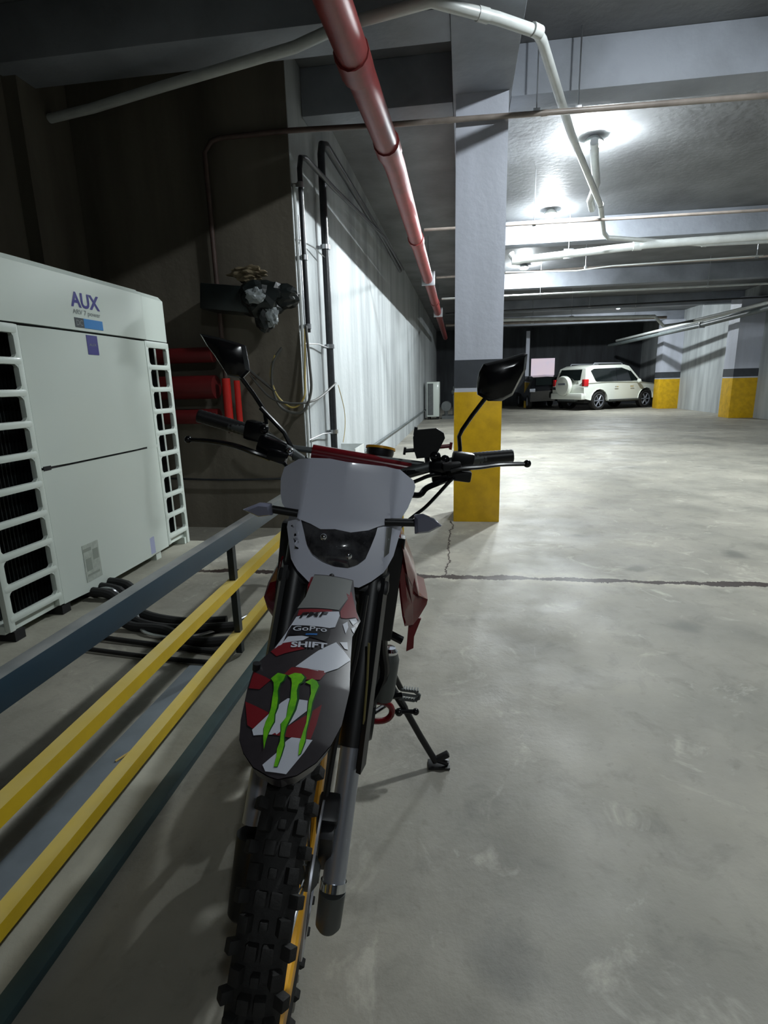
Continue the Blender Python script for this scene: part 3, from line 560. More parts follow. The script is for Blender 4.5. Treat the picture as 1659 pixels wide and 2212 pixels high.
def offroad_car(loc, rz):
    t = thing('offroad_car', 'white off-road car with a covered spare wheel on its tail, parked far back', 'car', loc, rot=(0, 0, rz))
    # local x forward, y left, z up; near flank is y<0
    L0, L1, W = -2.25, 2.2, 0.93
    prof = [(-2.25, .62), (-2.28, .95), (-2.2, 1.12), (-1.0, 1.16), (0.75, 1.13), (1.0, 1.12), (1.75, 1.05), (2.12, .95), (2.25, .75), (2.25, .45), (1.93, .40)]
    def arch(cx): return [(cx+0.47*math.cos(a), 0.42+0.45*math.sin(a)) for a in [i*PI/8 for i in range(9)]]
    bottom = arch(1.38)+[(0.85, .36), (-0.85, .36)]+arch(-1.38)+[(-1.9, .42), (-2.22, .5)]
    loop = prof+bottom
    b = MB(); rings = []
    for y, inset, dz in ((-W, 0.03, 0), (-W-0.02, 0.0, 0), (-W, 0.03, 0.0)): pass
    def ring(y, k, zk): return [Vector((x*(1-k), y, z if z < 0.9 else z+zk)) for x, z in loop]
    b._grid([ring(-W+0.03, 0.015, -0.02), ring(-W, 0.0, 0), ring(-W+0.06, 0.0, 0.03) if False else ring(-0.6, 0.0, 0.04), ring(0.6, 0.0, 0.04), ring(W, 0, 0), ring(W-0.03, 0.015, -0.02)])
    b.build('body_shell', M['carwhite'], t, smooth=30)
    gh = [(-2.18, 1.12), (-2.05, 1.72), (-1.7, 1.84), (0.1, 1.86), (0.42, 1.80), (1.10, 1.12)]
    b = MB(); b._grid([[Vector((x, -W*0.97+0.0 if z < 1.2 else -W*0.80, z)) for x, z in gh], [Vector((x, 0, z+(0.03 if z > 1.5 else 0))) for x, z in gh], [Vector((x, W*0.97 if z < 1.2 else W*0.80, z)) for x, z in gh]])
    b.build('cabin', M['carwhite'], t, smooth=30)
    def flank(x, z, s=-1, o=0.012):   # point on the sloping cabin side
        k = max(0, min(1, (z-1.12)/0.66)); return Vector((x, s*(W*0.97*(1-k)+W*0.80*k+o), z))
    for s in (-1, 1):
        P = [(-1.62, 1.70), (-1.80, 1.62), (-1.60, 1.20), (-1.52, 1.17), (0.82, 1.17), (0.86, 1.22), (0.42, 1.66), (0.25, 1.74)]
        b = MB(); b.prism([flank(x, z, s) for x, z in P], (0, -s, 0), 0.02); b.build('side_window', M['glass'], t, smooth=0)
        for x in (-0.45, 0.02) if False else (-0.35,): MB().prism([flank(x-0.03, 1.18, s, 0.018), flank(x+0.03, 1.18, s, 0.018), flank(x+0.03, 1.73, s, 0.018), flank(x-0.03, 1.73, s, 0.018)], (0, -s, 0), 0.02).build('window_post', M['carblack'], t)
        MB().tube([(-1.55, s*0.66, 1.88), (-1.5, s*0.66, 1.93), (0.0, s*0.66, 1.93), (0.1, s*0.66, 1.89)], 0.025, 8).build('roof_rail', M['silver'], t)
        MB().ball((0.78, s*1.02, 1.17), 0.1, (0.6, 1.1, 0.9)).build('door_mirror', M['carwhite'], t)
        MB().b2((-2.27, s*0.93-0.14 if s > 0 else s*0.93, 1.0), (-2.02, s*0.93+0.0 if s > 0 else s*0.93+0.14, 1.28), bev=0.02).build('tail_light', M['taillight'], t)
        MB().tube([(-0.85, s*0.97, 0.38), (0.85, s*0.97, 0.38)], 0.05, 8).build('side_step', M['castal'], t)
        for x in (-0.55, 0.35): MB().b2((x, s*0.925-0.02, 0.93), (x+0.2, s*0.925+0.03*s, 0.96)).build('door_handle', M['chrome'], t)
    MB().prism([(-2.235, -0.66, 1.24), (-2.235, 0.66, 1.24), (-2.09, 0.6, 1.68), (-2.09, -0.6, 1.68)], (-1, 0, 0.3), 0.015).build('rear_window', M['glass'], t, smooth=0)
    MB().b2((-2.38, -0.92, 0.45), (-2.1, 0.92, 0.72), bev=0.06).build('rear_bumper', M['carwhite'], t)
    MB().b2((-2.36, -0.5, 0.38), (-2.15, 0.5, 0.47), bev=0.02).build('tow_step', M['castal'], t)
    MB().lathe((-2.3, 0.12, 1.02), (-1, 0, 0), [(0.40, 0), (0.42, 0.03), (0.42, 0.15), (0.38, 0.20), (0.2, 0.22), (0.001, 0.22)], 36).build('spare_wheel_cover', M['carwhite'], t)
    MB().b2((-2.53, -0.1, 1.06), (-2.515, 0.32, 1.14)).build('cover_badge', M['silver'], t)
    MB().b2((-2.40, 0.42, 0.86), (-2.28, 0.80, 0.98)).build('number_plate', M['carblack'], t)
    MB().b2((-2.1, -0.8, 0.30), (2.0, 0.8, 0.46)).build('underbody', M['gap'], t)
    for x in (-1.38, 1.38):
        for s in (-1, 1): wheel(t, (x, s*0.80, 0.385), 0.385, 0.25, -s if s > 0 else 1)
        MB().b2((x-0.36, -0.88, 0.35), (x+0.36, 0.88, 0.72)).build('wheel_well', M['gap'], t)
    for s in (-1, 1): MB().b2((2.12, s*0.9-0.18 if s > 0 else s*0.9, 0.78), (2.24, s*0.9 if s > 0 else s*0.9+0.18, 0.98), bev=0.03).build('headlight', M['glass'], t)
    return t
offroad_car((6.35, 25.9, 0), math.radians(33))
t = thing('black_car', 'black car parked in the dark corner left of the off-road car', 'car', (3.72, 27.7, 0), rot=(0, 0, math.radians(93)))
pf = [(-2.1, .35), (-2.15, .8), (-2.0, 1.02), (-1.6, 1.4), (-0.9, 1.5), (0.2, 1.48), (0.85, 1.05), (1.9, .9), (2.1, .7), (2.1, .35)]
MB()._grid([[Vector((x*.97, -.82 if z < 1.1 else -.62, z)) for x, z in pf], [Vector((x, 0, z+.03)) for x, z in pf], [Vector((x*.97, .82 if z < 1.1 else .62, z)) for x, z in pf]]).build('body_shell', M['carblack'], t, smooth=30)
MB().prism([(-1.98, -.6, 1.06), (-1.98, .6, 1.06), (-1.66, .52, 1.37), (-1.66, -.52, 1.37)], (-1, 0, .9), 0.02).build('rear_window', M['glass'], t, smooth=0)
for x in (-1.3, 1.3):
    for s in (-1, 1): wheel(t, (x, s*0.74, 0.32), 0.32, 0.2, 1 if s < 0 else -1)
for s in (-1, 1): MB().b2((-2.17, s*.75-.12, .78), (-2.05, s*.75+.12, .92), bev=.02).build('tail_light', M['silver'], t)
# ---------------------------------------------------------------- motorcycle
YAW, LEAN = math.radians(6.5), math.radians(8.8)
Rb = Matrix.Rotation(YAW, 3, 'Z') @ Matrix.Rotation(LEAN, 3, 'Y'); AXL = Vector((-0.339, 0.86, 0.348)); GZ = 0.352
base = AXL+Rb @ Vector((0, 0, -GZ))
bike = thing('motorcycle', 'off-road motorcycle with white headlight mask leaning on its side stand', 'motorcycle', base, rot=(0, LEAN, YAW))
B = lambda: MB((0, 0, GZ))        # z measured from the front axle
sub = lambda b, n, m, p=None, s=35: b.build(n, M[m] if isinstance(m, str) else m, p or bike, smooth=s)
# front wheel
wh = sub(B().torus((0, 0, 0), (1, 0, 0), 0.295, [(-0.014, -0.026), (0.004, -0.036), (0.020, -0.041), (0.030, -0.033), (0.036, -0.015), (0.037, 0), (0.036, 0.015), (0.030, 0.033), (0.020, 0.041), (0.004, 0.036), (-0.014, 0.024)], 72), 'front_tire', 'rubber')
b = B(); N = 66
for k in range(N):
    a = 2*PI*k/N
    row = ((-0.011, 0.335, 0.017, -0.1, 0.020), (0.011, 0.335, 0.017, 0.1, 0.020), (-0.040, 0.324, 0.016, -0.95, 0.018), (0.040, 0.324, 0.016, 0.95, 0.018)) if k % 2 else ((-0.027, 0.331, 0.017, -0.45, 0.022), (0.027, 0.331, 0.017, 0.45, 0.022), (0, 0.336, 0.012, 0, 0.014))
    for xx, rr, wd, tilt, ln in row:
        m3 = Matrix.Rotation(a, 3, 'X') @ Matrix.Rotation(-tilt if False else tilt, 3, 'Y')
        p = Matrix.Rotation(a, 3, 'X') @ Vector((xx, 0, rr)); b.box(p, (wd, ln, 0.020), rot=(m3.to_euler()), bev=0.002)
sub(b, 'tire_tread', 'rubber', wh)
rim = sub(B().torus((0, 0, 0), (1, 0, 0), 0.262, [(0.022, -0.034), (0.012, -0.036), (-0.014, -0.032), (-0.020, -0.026), (-0.022, 0), (-0.020, 0.026), (-0.014, 0.032), (0.012, 0.036), (0.022, 0.034), (0.004, 0.016), (0.0, 0), (0.004, -0.016)], 72), 'front_rim', 'gold')
b = B()
for k in range(36):
    a = 2*PI*k/36; s = 1 if k % 2 else -1; a2 = a+(0.35 if (k//2) % 2 else -0.35)
    b.tube([(s*0.034, 0.03*math.cos(a2), 0.03*math.sin(a2)), (s*0.004, 0.256*math.cos(a), 0.256*math.sin(a))], 0.0018, 5)
sub(b, 'spokes', 'steel', rim)
sub(B().lathe((-0.06, 0, 0), (1, 0, 0), [(0.018, 0), (0.03, 0.01), (0.03, 0.025), (0.02, 0.035), (0.02, 0.085), (0.032, 0.095), (0.032, 0.11), (0.018, 0.12)], 24), 'front_hub', 'castal')
sub(B().torus((0.050, 0, 0), (1, 0, 0), 0.118, [(0.02, -0.002), (0.02, 0.002), (-0.012, 0.002), (-0.012, -0.002)], 48), 'brake_disc', 'silver')
b = B().box((0.062, 0.075, 0.075), (0.045, 0.06, 0.10), rot=(0.5, 0, 0), bev=0.01); b.box((0.066, 0.04, 0.03), (0.03, 0.04, 0.12), rot=(0.3, 0, 0), bev=0.008); b.ball((0.09, 0.06, 0.06), 0.012)
sub(b, 'brake_caliper', 'black')
# forks
def fk(z): return 0.035+0.53*z
for s in (-1, 1):
    x = 0.092*s
    zl = -0.03 if s > 0 else 0.045
    f = sub(B().tube([(x, fk(zl), zl), (x, fk(0.30), 0.30)], 0.024, 24), 'fork_tube', 'silver')
    sub(B().tube([(x, fk(0.20), 0.20), (x, fk(0.74), 0.74)], 0.0295, 24), 'fork_outer', 'black')
    if s > 0:
        sub(B().tube([(x, fk(-0.045), -0.045), (x, fk(-0.03), -0.03)], 0.0275, 24), 'fork_ring', 'chrome', f)
        sub(B().lathe((x, 0.0, -0.135), (0, 0.12, 1), [(0.001, 0), (0.020, 0.002), (0.0265, 0.012), (0.0275, 0.09), (0.001, 0.09)], 24), 'axle_boss', 'castal', f)
    else:
        sub(B().lathe((x, 0.0, -0.135), (0, 0.2, 1), [(0.001, 0), (0.020, 0.002), (0.0265, 0.012), (0.0275, 0.18), (0.001, 0.18)], 24), 'axle_boss', 'black', f)
    sub(B().tube([(x-s*0.03, 0.0, 0.0), (x-s*0.06, 0, 0)], 0.016, 12), 'axle', 'castal', f)
b = B()
rr = [[(0.118, fk(z)-0.035, z), (0.128, fk(z), z), (0.122, fk(z)+0.03, z), (0.112, fk(z)+0.028, z), (0.116, fk(z), z), (0.108, fk(z)-0.03, z)] for z in (0.17, 0.24, 0.34, 0.46, 0.54)]
b._grid([[Vector(p)+b.off for p in r] for r in rr]); sub(b, 'fork_guard', 'black')
b = B(); b._grid([[Vector(p)+b.off for p in r] for r in [[(-q[0], q[1], q[2]) for q in r] for r in rr]]); sub(b, 'fork_guard', 'black')
b = B().tube([(0.052, 0.06, 0.09), (0.058, 0.11, 0.25), (0.075, 0.16, 0.40), (0.08, 0.22, 0.52)], 0.006, 8, smooth=5); sub(b, 'brake_hose', 'black')
for z in (0.70, 0.50): sub(B().box((0, fk(z)+0.02, z), (0.26, 0.09, 0.035), rot=(-0.48, 0, 0), bev=0.01), 'triple_clamp', 'black')
sub(B().tube([(0, fk(0.48)+0.03, 0.46), (0, fk(0.72)+0.03, 0.74)], 0.03, 16), 'steering_stem', 'black')
sub(B().tube([(0.100, 0.185, 0.425), (0.107, 0.165, 0.347), (0.112, 0.14, 0.249), (0.114, 0.12, 0.205)], 0.0028, 6), 'guard_edge', mat('olive_edge', (120, 112, 70), 0.5))
# front fender and its graphics
ZT = [(-.26, .415), (-.2, .452), (-.1, .492), (0, .522), (.05, .54), (.15, .555), (.22, .565)]
def lerp(tab, t):
    if t <= tab[0][0]: return tab[0][1]
    for (a, b_), (c, d) in zip(tab, tab[1:]):
        if t <= c: return b_+(d-b_)*(t-a)/(c-a)
    return tab[-1][1]
def fen(u, v): return (u, v, lerp(ZT, v)-1.6*u*u)
outline = [(-0.0354, 0.20), (-0.0365, 0.0974), (-0.0476, 0.0414), (-0.0541, -0.0042), (-0.0674, -0.0399), (-0.0874, -0.0707), (-0.087, -0.1143), (-0.0808, -0.1706), (-0.0736, -0.2004), (-0.0618, -0.2181), (-0.0426, -0.2353), (-0.0175, -0.245), (-0.0046, -0.2471), (0.0198, -0.2399), (0.0442, -0.2205), (0.0612, -0.1948), (0.0723, -0.1606), (0.0766, -0.1017), (0.071, -0.0447), (0.0668, 0.0149), (0.0776, 0.0603), (0.0668, 0.0873), (0.049, 0.20)]
fd = sub(B().surf(outline, fen, th=0.004), 'front_fender', 'fender')
# turned down lip under the fender's sides
b = B(); lip = []
for u, v in outline:
    p = Vector(fen(u, v)); k = 0.90; q = Vector((p.x*k, (p.y+0.02)*1.0 if p.y > -0.1 else p.y*0.93, p.z-0.028)); lip.append((p-Vector((0, 0, 0.002)), q))
b._grid([[p+b.off for p, q in lip], [q+b.off for p, q in lip], [q*1.0+Vector((-0.004 if q.x > 0 else 0.004, 0, 0))+b.off for p, q in lip], [p+Vector((-0.004 if p.x > 0 else 0.004, 0.002, -0.001))+b.off for p, q in lip]], closed=False)
sub(b, 'fender_lip', 'fender', fd)
def dec(name, polys, m, lift=0.0012):
    b = B()
    for p in polys: b.surf(p, fen, lift=lift)
    for f in b.bm.faces:
        f.normal_update()
        if f.normal.z < 0: f.normal_flip()
    return b.build(name, M[m], fd, recalc=False)
dec('grey_panel', [[(-0.0348, 0.195), (0.0471, 0.195), (0.0476, 0.1285), (0.0332, 0.0733), (-0.045, 0.0636), (-0.0372, 0.1048)]], 'vin_grey')
dec('white_sticker_print', [[(-0.0416, 0.0386), (-0.014, 0.0498), (0.0338, 0.0686), (0.0373, 0.0555), (0.0329, 0.0249), (0.0232, 0.02), (-0.0457, 0.0179), (-0.0495, 0.0046), (-0.0522, -0.0271), (-0.063, -0.0373), (-0.0530, -0.0043)],
    [(-0.0464, -0.0091), (-0.0054, -0.0036), (-0.018, -0.0168), (-0.0527, -0.0249)],
    [(-0.0185, -0.0768), (0.0123, -0.0362), (0.0398, -0.0086), (0.0575, -0.0245), (0.0704, -0.0387), (0.0515, -0.0649), (0.0313, -0.0803)],
    [(-0.0583, -0.1883), (-0.0398, -0.1632), (-0.0258, -0.144), (-0.0174, -0.1362), (0.0139, -0.136), (0.0159, -0.1529), (-0.0048, -0.1772), (-0.0203, -0.1947), (-0.0537, -0.197)],
    [(-0.0302, -0.2327), (-0.0153, -0.2185), (-0.0044, -0.2025), (0.0025, -0.1965), (0.0136, -0.1962), (0.0332, -0.1951), (0.0244, -0.2126), (0.0153, -0.2264), (0.0055, -0.2408), (-0.024, -0.2401)],
    [(0.0455, 0.0358), (0.0532, 0.0455), (0.0567, 0.033), (0.0537, 0.0162)], [(0.056, 0.0517), (0.068, 0.063), (0.072, 0.0527), (0.0647, 0.0408)],
    [(0.0621, 0.0329), (0.0690, 0.0387), (0.069, 0.023), (0.0646, 0.0272)], [(0.0464, -0.0063), (0.0596, -0.0012), (0.0627, -0.018), (0.0567, -0.0182)]], 'vin_white')
dec('red_sticker_print', [[(-0.0527, -0.0249), (-0.0353, -0.0214), (-0.0108, -0.036), (-0.0438, -0.049), (-0.0552, -0.0552), (-0.068, -0.0435)],
    [(-0.0245, -0.0783), (0.0292, -0.0769), (0.033, -0.0809), (0.0262, -0.0964), (-0.0008, -0.1018), (-0.0335, -0.0937)],
    [(-0.0823, -0.1411), (-0.0402, -0.1617), (-0.0573, -0.1869), (-0.0676, -0.1806)], [(-0.0850, -0.0863), (-0.0522, -0.105), (-0.0659, -0.1213), (-0.0840, -0.1177)],
    [(-0.0045, -0.1787), (0.0197, -0.1568), (0.0368, -0.1374), (0.0343, -0.1718), (0.0302, -0.1944), (-0.003, -0.1972), (-0.0272, -0.1951)],
    [(0.040, 0.14), (0.050, 0.15), (0.0655, 0.088), (0.074, 0.060), (0.066, 0.064), (0.050, 0.052), (0.040, 0.05), (0.036, 0.07), (0.046, 0.12)],
    [(-0.040, 0.060), (0.020, 0.069), (0.022, 0.064), (-0.014, 0.052), (-0.0405, 0.041)]], 'darkred')
dec('black_panel', [[(-0.044, 0.0165), (0.0255, 0.0185), (0.0265, 0.0056), (0.0239, -0.014), (0.0008, -0.0085), (-0.0464, -0.0034)]], 'vin_black', 0.0014)
C1 = [(-0.0526, -0.1032), (-0.0431, -0.092), (-0.0269, -0.0953), (-0.029, -0.1063), (-0.0338, -0.1116), (-0.0342, -0.125), (-0.0292, -0.1394), (-0.0278, -0.1536), (-0.0294, -0.1644), (-0.0271, -0.1763), (-0.0298, -0.1852), (-0.0317, -0.1939), (-0.0329, -0.2044), (-0.0327, -0.2148), (-0.0387, -0.201), (-0.0419, -0.187), (-0.0412, -0.1768), (-0.0393, -0.1678), (-0.0394, -0.154), (-0.0424, -0.1366), (-0.0413, -0.1236), (-0.044, -0.1102)]
C2 = [(-0.0265, -0.0972), (-0.0156, -0.0904), (-0.0031, -0.0907), (0.0045, -0.0973), (0.0017, -0.1066), (-0.0035, -0.1107), (-0.0033, -0.1224), (0.0006, -0.1365), (-0.0, -0.154), (-0.0037, -0.1697), (-0.0076, -0.1834), (-0.0074, -0.1963), (-0.0043, -0.2083), (-0.0054, -0.2199), (-0.0082, -0.2346), (-0.0135, -0.235), (-0.0128, -0.2228), (-0.0152, -0.2139), (-0.0136, -0.2045), (-0.0162, -0.1886), (-0.0187, -0.1787), (-0.0128, -0.1677), (-0.0146, -0.1479), (-0.0143, -0.1367), (-0.0161, -0.1222), (-0.0158, -0.1104), (-0.0177, -0.1021)]
C3 = [(0.0032, -0.1063), (0.0138, -0.0974), (0.0238, -0.1007), (0.0291, -0.1081), (0.0252, -0.124), (0.0235, -0.1389), (0.0246, -0.1558), (0.0237, -0.1696), (0.0228, -0.1859), (0.0243, -0.1998), (0.0209, -0.2154), (0.0175, -0.2182), (0.0153, -0.2036), (0.0173, -0.187), (0.0192, -0.172), (0.0169, -0.1574), (0.0157, -0.1372), (0.0183, -0.1238), (0.0161, -0.1092)]
dec('claw_outline', [C1, C2, C3], 'claw_dk', 0.0016)
def thin(C, k=0.72):
    n = len(C); out = []
    for i, p in enumerate(C):
        j = n-1-i if n-1-i != i else (i+1) % n; q = C[j]; mx = (p[0]+q[0])/2; out.append((mx+(p[0]-mx)*k-0.0012, p[1]*0.995-0.0003))
    return out
dec('claw_mark', [thin(C1), thin(C2), thin(C3)], 'claw', 0.002)
def fentext(s, u0, v0, u1, v1, h, m, name, shear=0.0, bold=0.02):
    wd = math.hypot(u1-u0, v1-v0); dx, dy = (u1-u0)/wd, (v1-v0)/wd
    fn = lambda a, c: tuple(Vector(fen(u0+dx*a-dy*c, v0+dy*a+dx*c))+Vector((0, -0.0006, 0.0024)))
    return B().text(s, fn, wd, h, shear=shear, bold=bold).build(name, M[m], fd, smooth=0)
fentext('FMF', -0.036, 0.0345, 0.018, 0.045, 0.013, 'vin_black', 'upper_lettering', 0.3, 0.03)
fentext('GoPro', -0.041, 0.0035, 0.020, 0.0085, 0.011, 'vin_white', 'middle_lettering', 0, 0.01)
fentext('SHIFT', -0.036, -0.036, 0.0265, -0.0300, 0.0135, 'vin_white', 'lower_lettering', 0.0, 0.035)
dec('blue_squares', [[(-0.016, -0.004), (0.004, -0.001), (0.004, 0.0025), (-0.016, -0.0005)]], 'vin_blue', 0.002)
# red fender root under the mask
sub(B().box((0.0, 0.175, 0.545), (0.085, 0.05, 0.02), rot=(0.1, 0, 0), bev=0.006), 'fender_root', 'red_pl')
sub(B().lathe((-0.083, -0.078, 0.485), (0, 0, 1), [(0.001, 0.012), (0.007, 0.012), (0.007, 0)], 12), 'fender_bolt', 'black')
# headlight mask
def msk(u, z):
    a = abs(u-.01); return (u, .03+.42*z+.5*a*a+max(0, a-.105)*.9, z)
top = [(-0.1207, 0.7753), (-0.0861, 0.7864), (-0.0444, 0.7913), (-0.0072, 0.7899), (0.0401, 0.7896), (0.0847, 0.7892), (0.1195, 0.785), (0.1375, 0.7714), (0.1558, 0.7579), (0.1618, 0.7448), (0.16, 0.7271), (0.1502, 0.6975), (0.1393, 0.6787), (0.1149, 0.6667), (0.0877, 0.6579), (0.0661, 0.6472), (0.0264, 0.6379), (-0.01, 0.6406), (-0.0429, 0.6362), (-0.0677, 0.6448), (-0.0949, 0.6505), (-0.1245, 0.6523), (-0.1481, 0.6668), (-0.1578, 0.6865), (-0.1639, 0.7182), (-0.1587, 0.7457)]
lens = [(-0.0914, 0.645), (-0.0676, 0.6436), (-0.0429, 0.6357), (-0.01, 0.6401), (0.0264, 0.6374), (0.0661, 0.6467), (0.0855, 0.6553), (0.083, 0.637), (0.0762, 0.6125), (0.0674, 0.5856), (0.0516, 0.5721), (0.0303, 0.5616), (0.0024, 0.5617), (-0.0245, 0.57), (-0.0522, 0.5827), (-0.0679, 0.5994), (-0.0795, 0.6215)]
right = [(0.1149, 0.6667), (0.0877, 0.6579), (0.0855, 0.6553), (0.083, 0.637), (0.0762, 0.6125), (0.0674, 0.5856), (0.0516, 0.5721), (0.0303, 0.5616), (0.0024, 0.5617), (-0.0004, 0.5237), (0.0335, 0.5247), (0.0614, 0.5231), (0.087, 0.5384), (0.1119, 0.5594), (0.1182, 0.5684), (0.1302, 0.5924), (0.1361, 0.6252), (0.1407, 0.649), (0.1393, 0.6787)]
left = [(-0.0004, 0.5237), (0.0024, 0.5617), (-0.0245, 0.57), (-0.0522, 0.5827), (-0.0679, 0.5994), (-0.0795, 0.6215), (-0.0914, 0.645), (-0.0949, 0.6505), (-0.1100, 0.6512), (-0.1001, 0.6294), (-0.0895, 0.6034), (-0.0808, 0.5833), (-0.0951, 0.5906), (-0.1067, 0.6076), (-0.111, 0.6278), (-0.1110, 0.6515), (-0.1245, 0.6523), (-0.1257, 0.6198), (-0.1153, 0.5946), (-0.1017, 0.5619), (-0.0813, 0.541), (-0.0508, 0.5203)]
def mtop(u, z):
    x, y, zz = msk(u, z); return (x, y-0.010-0.02*max(0, min(1, (z-0.66)/0.12))*(1-min(1, abs(u)/0.16)), zz)
mk = sub(B().surf(top, mtop, th=0.004), 'headlight_mask', 'white_pl')
sub(B().surf(left, msk, th=0.004).surf(right, msk, th=0.004), 'mask_surround', 'white_pl', mk)
b = B(); cen = lambda u, z: (msk(u, z)[0], msk(u, z)[1]-0.004-0.022*max(0, 1-((u+0.002)/0.085)**2)*max(0, 1-((z-0.605)/0.05)**2)+0.006, z)
hl = sub(b.surf(lens, cen, th=0.003, grid=0.006), 'headlight', 'lens', None, 60)
for q in ((0.028, 0.272, 0.588, 0.012), (-0.032, 0.276, 0.622, 0.009), (0.0, 0.270, 0.606, 0.005)): sub(B().ball(q[:3], q[3]), 'glint_ball', 'chrome', hl)  # chrome balls added to give the headlight glass its bright glints
sub(B().lathe((-0.001, 0.238, 0.547), (0, -1, 0.2), [(0.006, 0), (0.006, 0.006), (0.001, 0.008)], 12), 'mask_bolt', 'black', mk)
b = B().surf([(0.105, 0.655), (0.118, 0.655), (0.118, 0.60), (0.108, 0.59)], msk, lift=0.001); sub(b, 'side_vent', 'vin_grey', mk)
# indicators
for s, ls, st, n in ((-1, [(-0.224, 0.300, 0.656), (-0.188, 0.300, 0.676), (-0.160, 0.300, 0.677), (-0.155, 0.300, 0.652), (-0.186, 0.300, 0.644)], [(-0.160, 0.31, 0.662), (-0.10, 0.31, 0.66)], 0),
                     (1, [(0.163, 0.300, 0.695), (0.183, 0.300, 0.700), (0.210, 0.300, 0.693), (0.229, 0.300, 0.679), (0.203, 0.300, 0.660), (0.171, 0.300, 0.652)], [(0.10, 0.31, 0.667), (0.172, 0.31, 0.675)], 1)):
    st_ = sub(B().tube(st, 0.0095, 12), 'indicator_stem', 'black')
    c = sum((Vector(p) for p in ls), Vector())/len(ls)
    b = B(); b._grid([[c+(Vector(p)-c)*k+Vector((0, dy, 0))+b.off for p in ls] for k, dy in ((0.7, -0.016), (0.95, -0.008), (1, 0), (0.9, 0.012), (0.5, 0.02))])
    sub(b, 'indicator', 'amber', st_)
# handlebar, pad, gauge
sub(B().tube([(-0.40, 0.50, 0.828), (-0.26, 0.49, 0.808), (-0.19, 0.47, 0.79), (-0.10, 0.45, 0.75), (-0.04, 0.44, 0.735), (0.04, 0.44, 0.735), (0.10, 0.45, 0.75), (0.19, 0.46, 0.785), (0.26, 0.48, 0.805), (0.40, 0.49, 0.838)], 0.0125, 14, smooth=4), 'handlebar', 'castal')
sub(B().tube([(-0.17, 0.475, 0.785), (0.18, 0.475, 0.787)], 0.008, 10), 'crossbar', 'castal')
sub(B().tube([(-0.105, 0.478, 0.780), (0.148, 0.478, 0.770)], 0.021, 14), 'bar_pad', 'red_pl')
g = sub(B().lathe((0.065, 0.52, 0.775), (0, 0.25, 1), [(0.001, 0), (0.03, 0), (0.036, 0.02), (0.036, 0.032), (0.001, 0.034)], 28), 'gauge', 'black')
sub(B().torus((0.065, 0.528, 0.807), (0, 0.25, 1), 0.036, [(0.003, -0.003), (0.003, 0.003), (-0.003, 0.003), (-0.003, -0.003)], 32), 'gauge_ring', 'gold', g)
b = B().tube([(0.29, 0.49, 0.812), (0.402, 0.49, 0.838)], lambda t: 0.0165+0.0012*math.sin(t*60), 14) if False else B()
P0, P1 = Vector((0.285, 0.49, 0.812)), Vector((0.402, 0.49, 0.838))
b.tube([P0.lerp(P1, i/24) for i in range(25)], lambda t: 0.0168 if int(t*24) % 2 else 0.0158, 14); sub(b, 'grip', 'black')
b = B(); P0, P1 = Vector((-0.282, 0.50, 0.812)), Vector((-0.408, 0.50, 0.832))
b.tube([P0.lerp(P1, i/24) for i in range(25)], lambda t: 0.0176 if int(t*24) % 2 else 0.0166, 14); sub(b, 'grip', 'black')
b = B().tube([(0.243, .42, .788), (0.268, .42, .798), (0.315, .42, .808), (0.360, .42, .820), (0.420, .42, .829)], lambda t: 0.0095-0.003*t, 10, smooth=4, flat=0.8); b.ball((0.424, .42, .830), 0.0095); sub(b, 'brake_lever', 'blackg')
b = B().tube([(-0.202, .44, .757), (-0.243, .43, .768), (-0.296, .43, .779), (-0.354, .43, .781), (-0.400, .43, .778)], lambda t: 0.010-0.0035*t, 10, smooth=4, flat=0.8); b.ball((-0.405, .43, .778), 0.0095); sub(b, 'clutch_lever', 'blackg')
b = B().box((0.275, 0.47, 0.815), (0.055, 0.035, 0.034), bev=0.008); b.box((0.268, 0.445, 0.777), (0.06, 0.035, 0.028), bev=0.006); b.box((0.245, 0.43, 0.798), (0.045, 0.03, 0.02), rot=(0, -0.2, 0), bev=0.005); sub(b, 'brake_master', 'black')
b = B().box((0.215, 0.46, 0.785), (0.045, 0.045, 0.04), rot=(0, -0.3, 0), bev=0.01); b.ball((0.205, 0.465, 0.812), 0.014); b.ball((0.230, 0.465, 0.808), 0.012); b.box((0.228, 0.45, 0.762), (0.05, 0.03, 0.02), rot=(0, -0.3, 0), bev=0.005); sub(b, 'switch_housing', 'blackg')
b = B().box((-0.252, 0.475, 0.815), (0.056, 0.045, 0.052), rot=(0, 0.1, 0), bev=0.014); b.box((-0.205, 0.465, 0.782), (0.075, 0.04, 0.045), rot=(0, 0.25, 0), bev=0.012); b.box((-0.185, 0.44, 0.765), (0.05, 0.03, 0.03), rot=(0, 0.2, 0), bev=0.008); b.ball((-0.225, 0.45, 0.825), 0.012); sub(b, 'switch_housing', 'blackg')
sub(B().ball((-0.157, 0.45, 0.777), 0.012).tube([(-0.157, 0.45, 0.777), (-0.15, 0.46, 0.76)], 0.008, 8), 'clamp_screw', 'chrome')
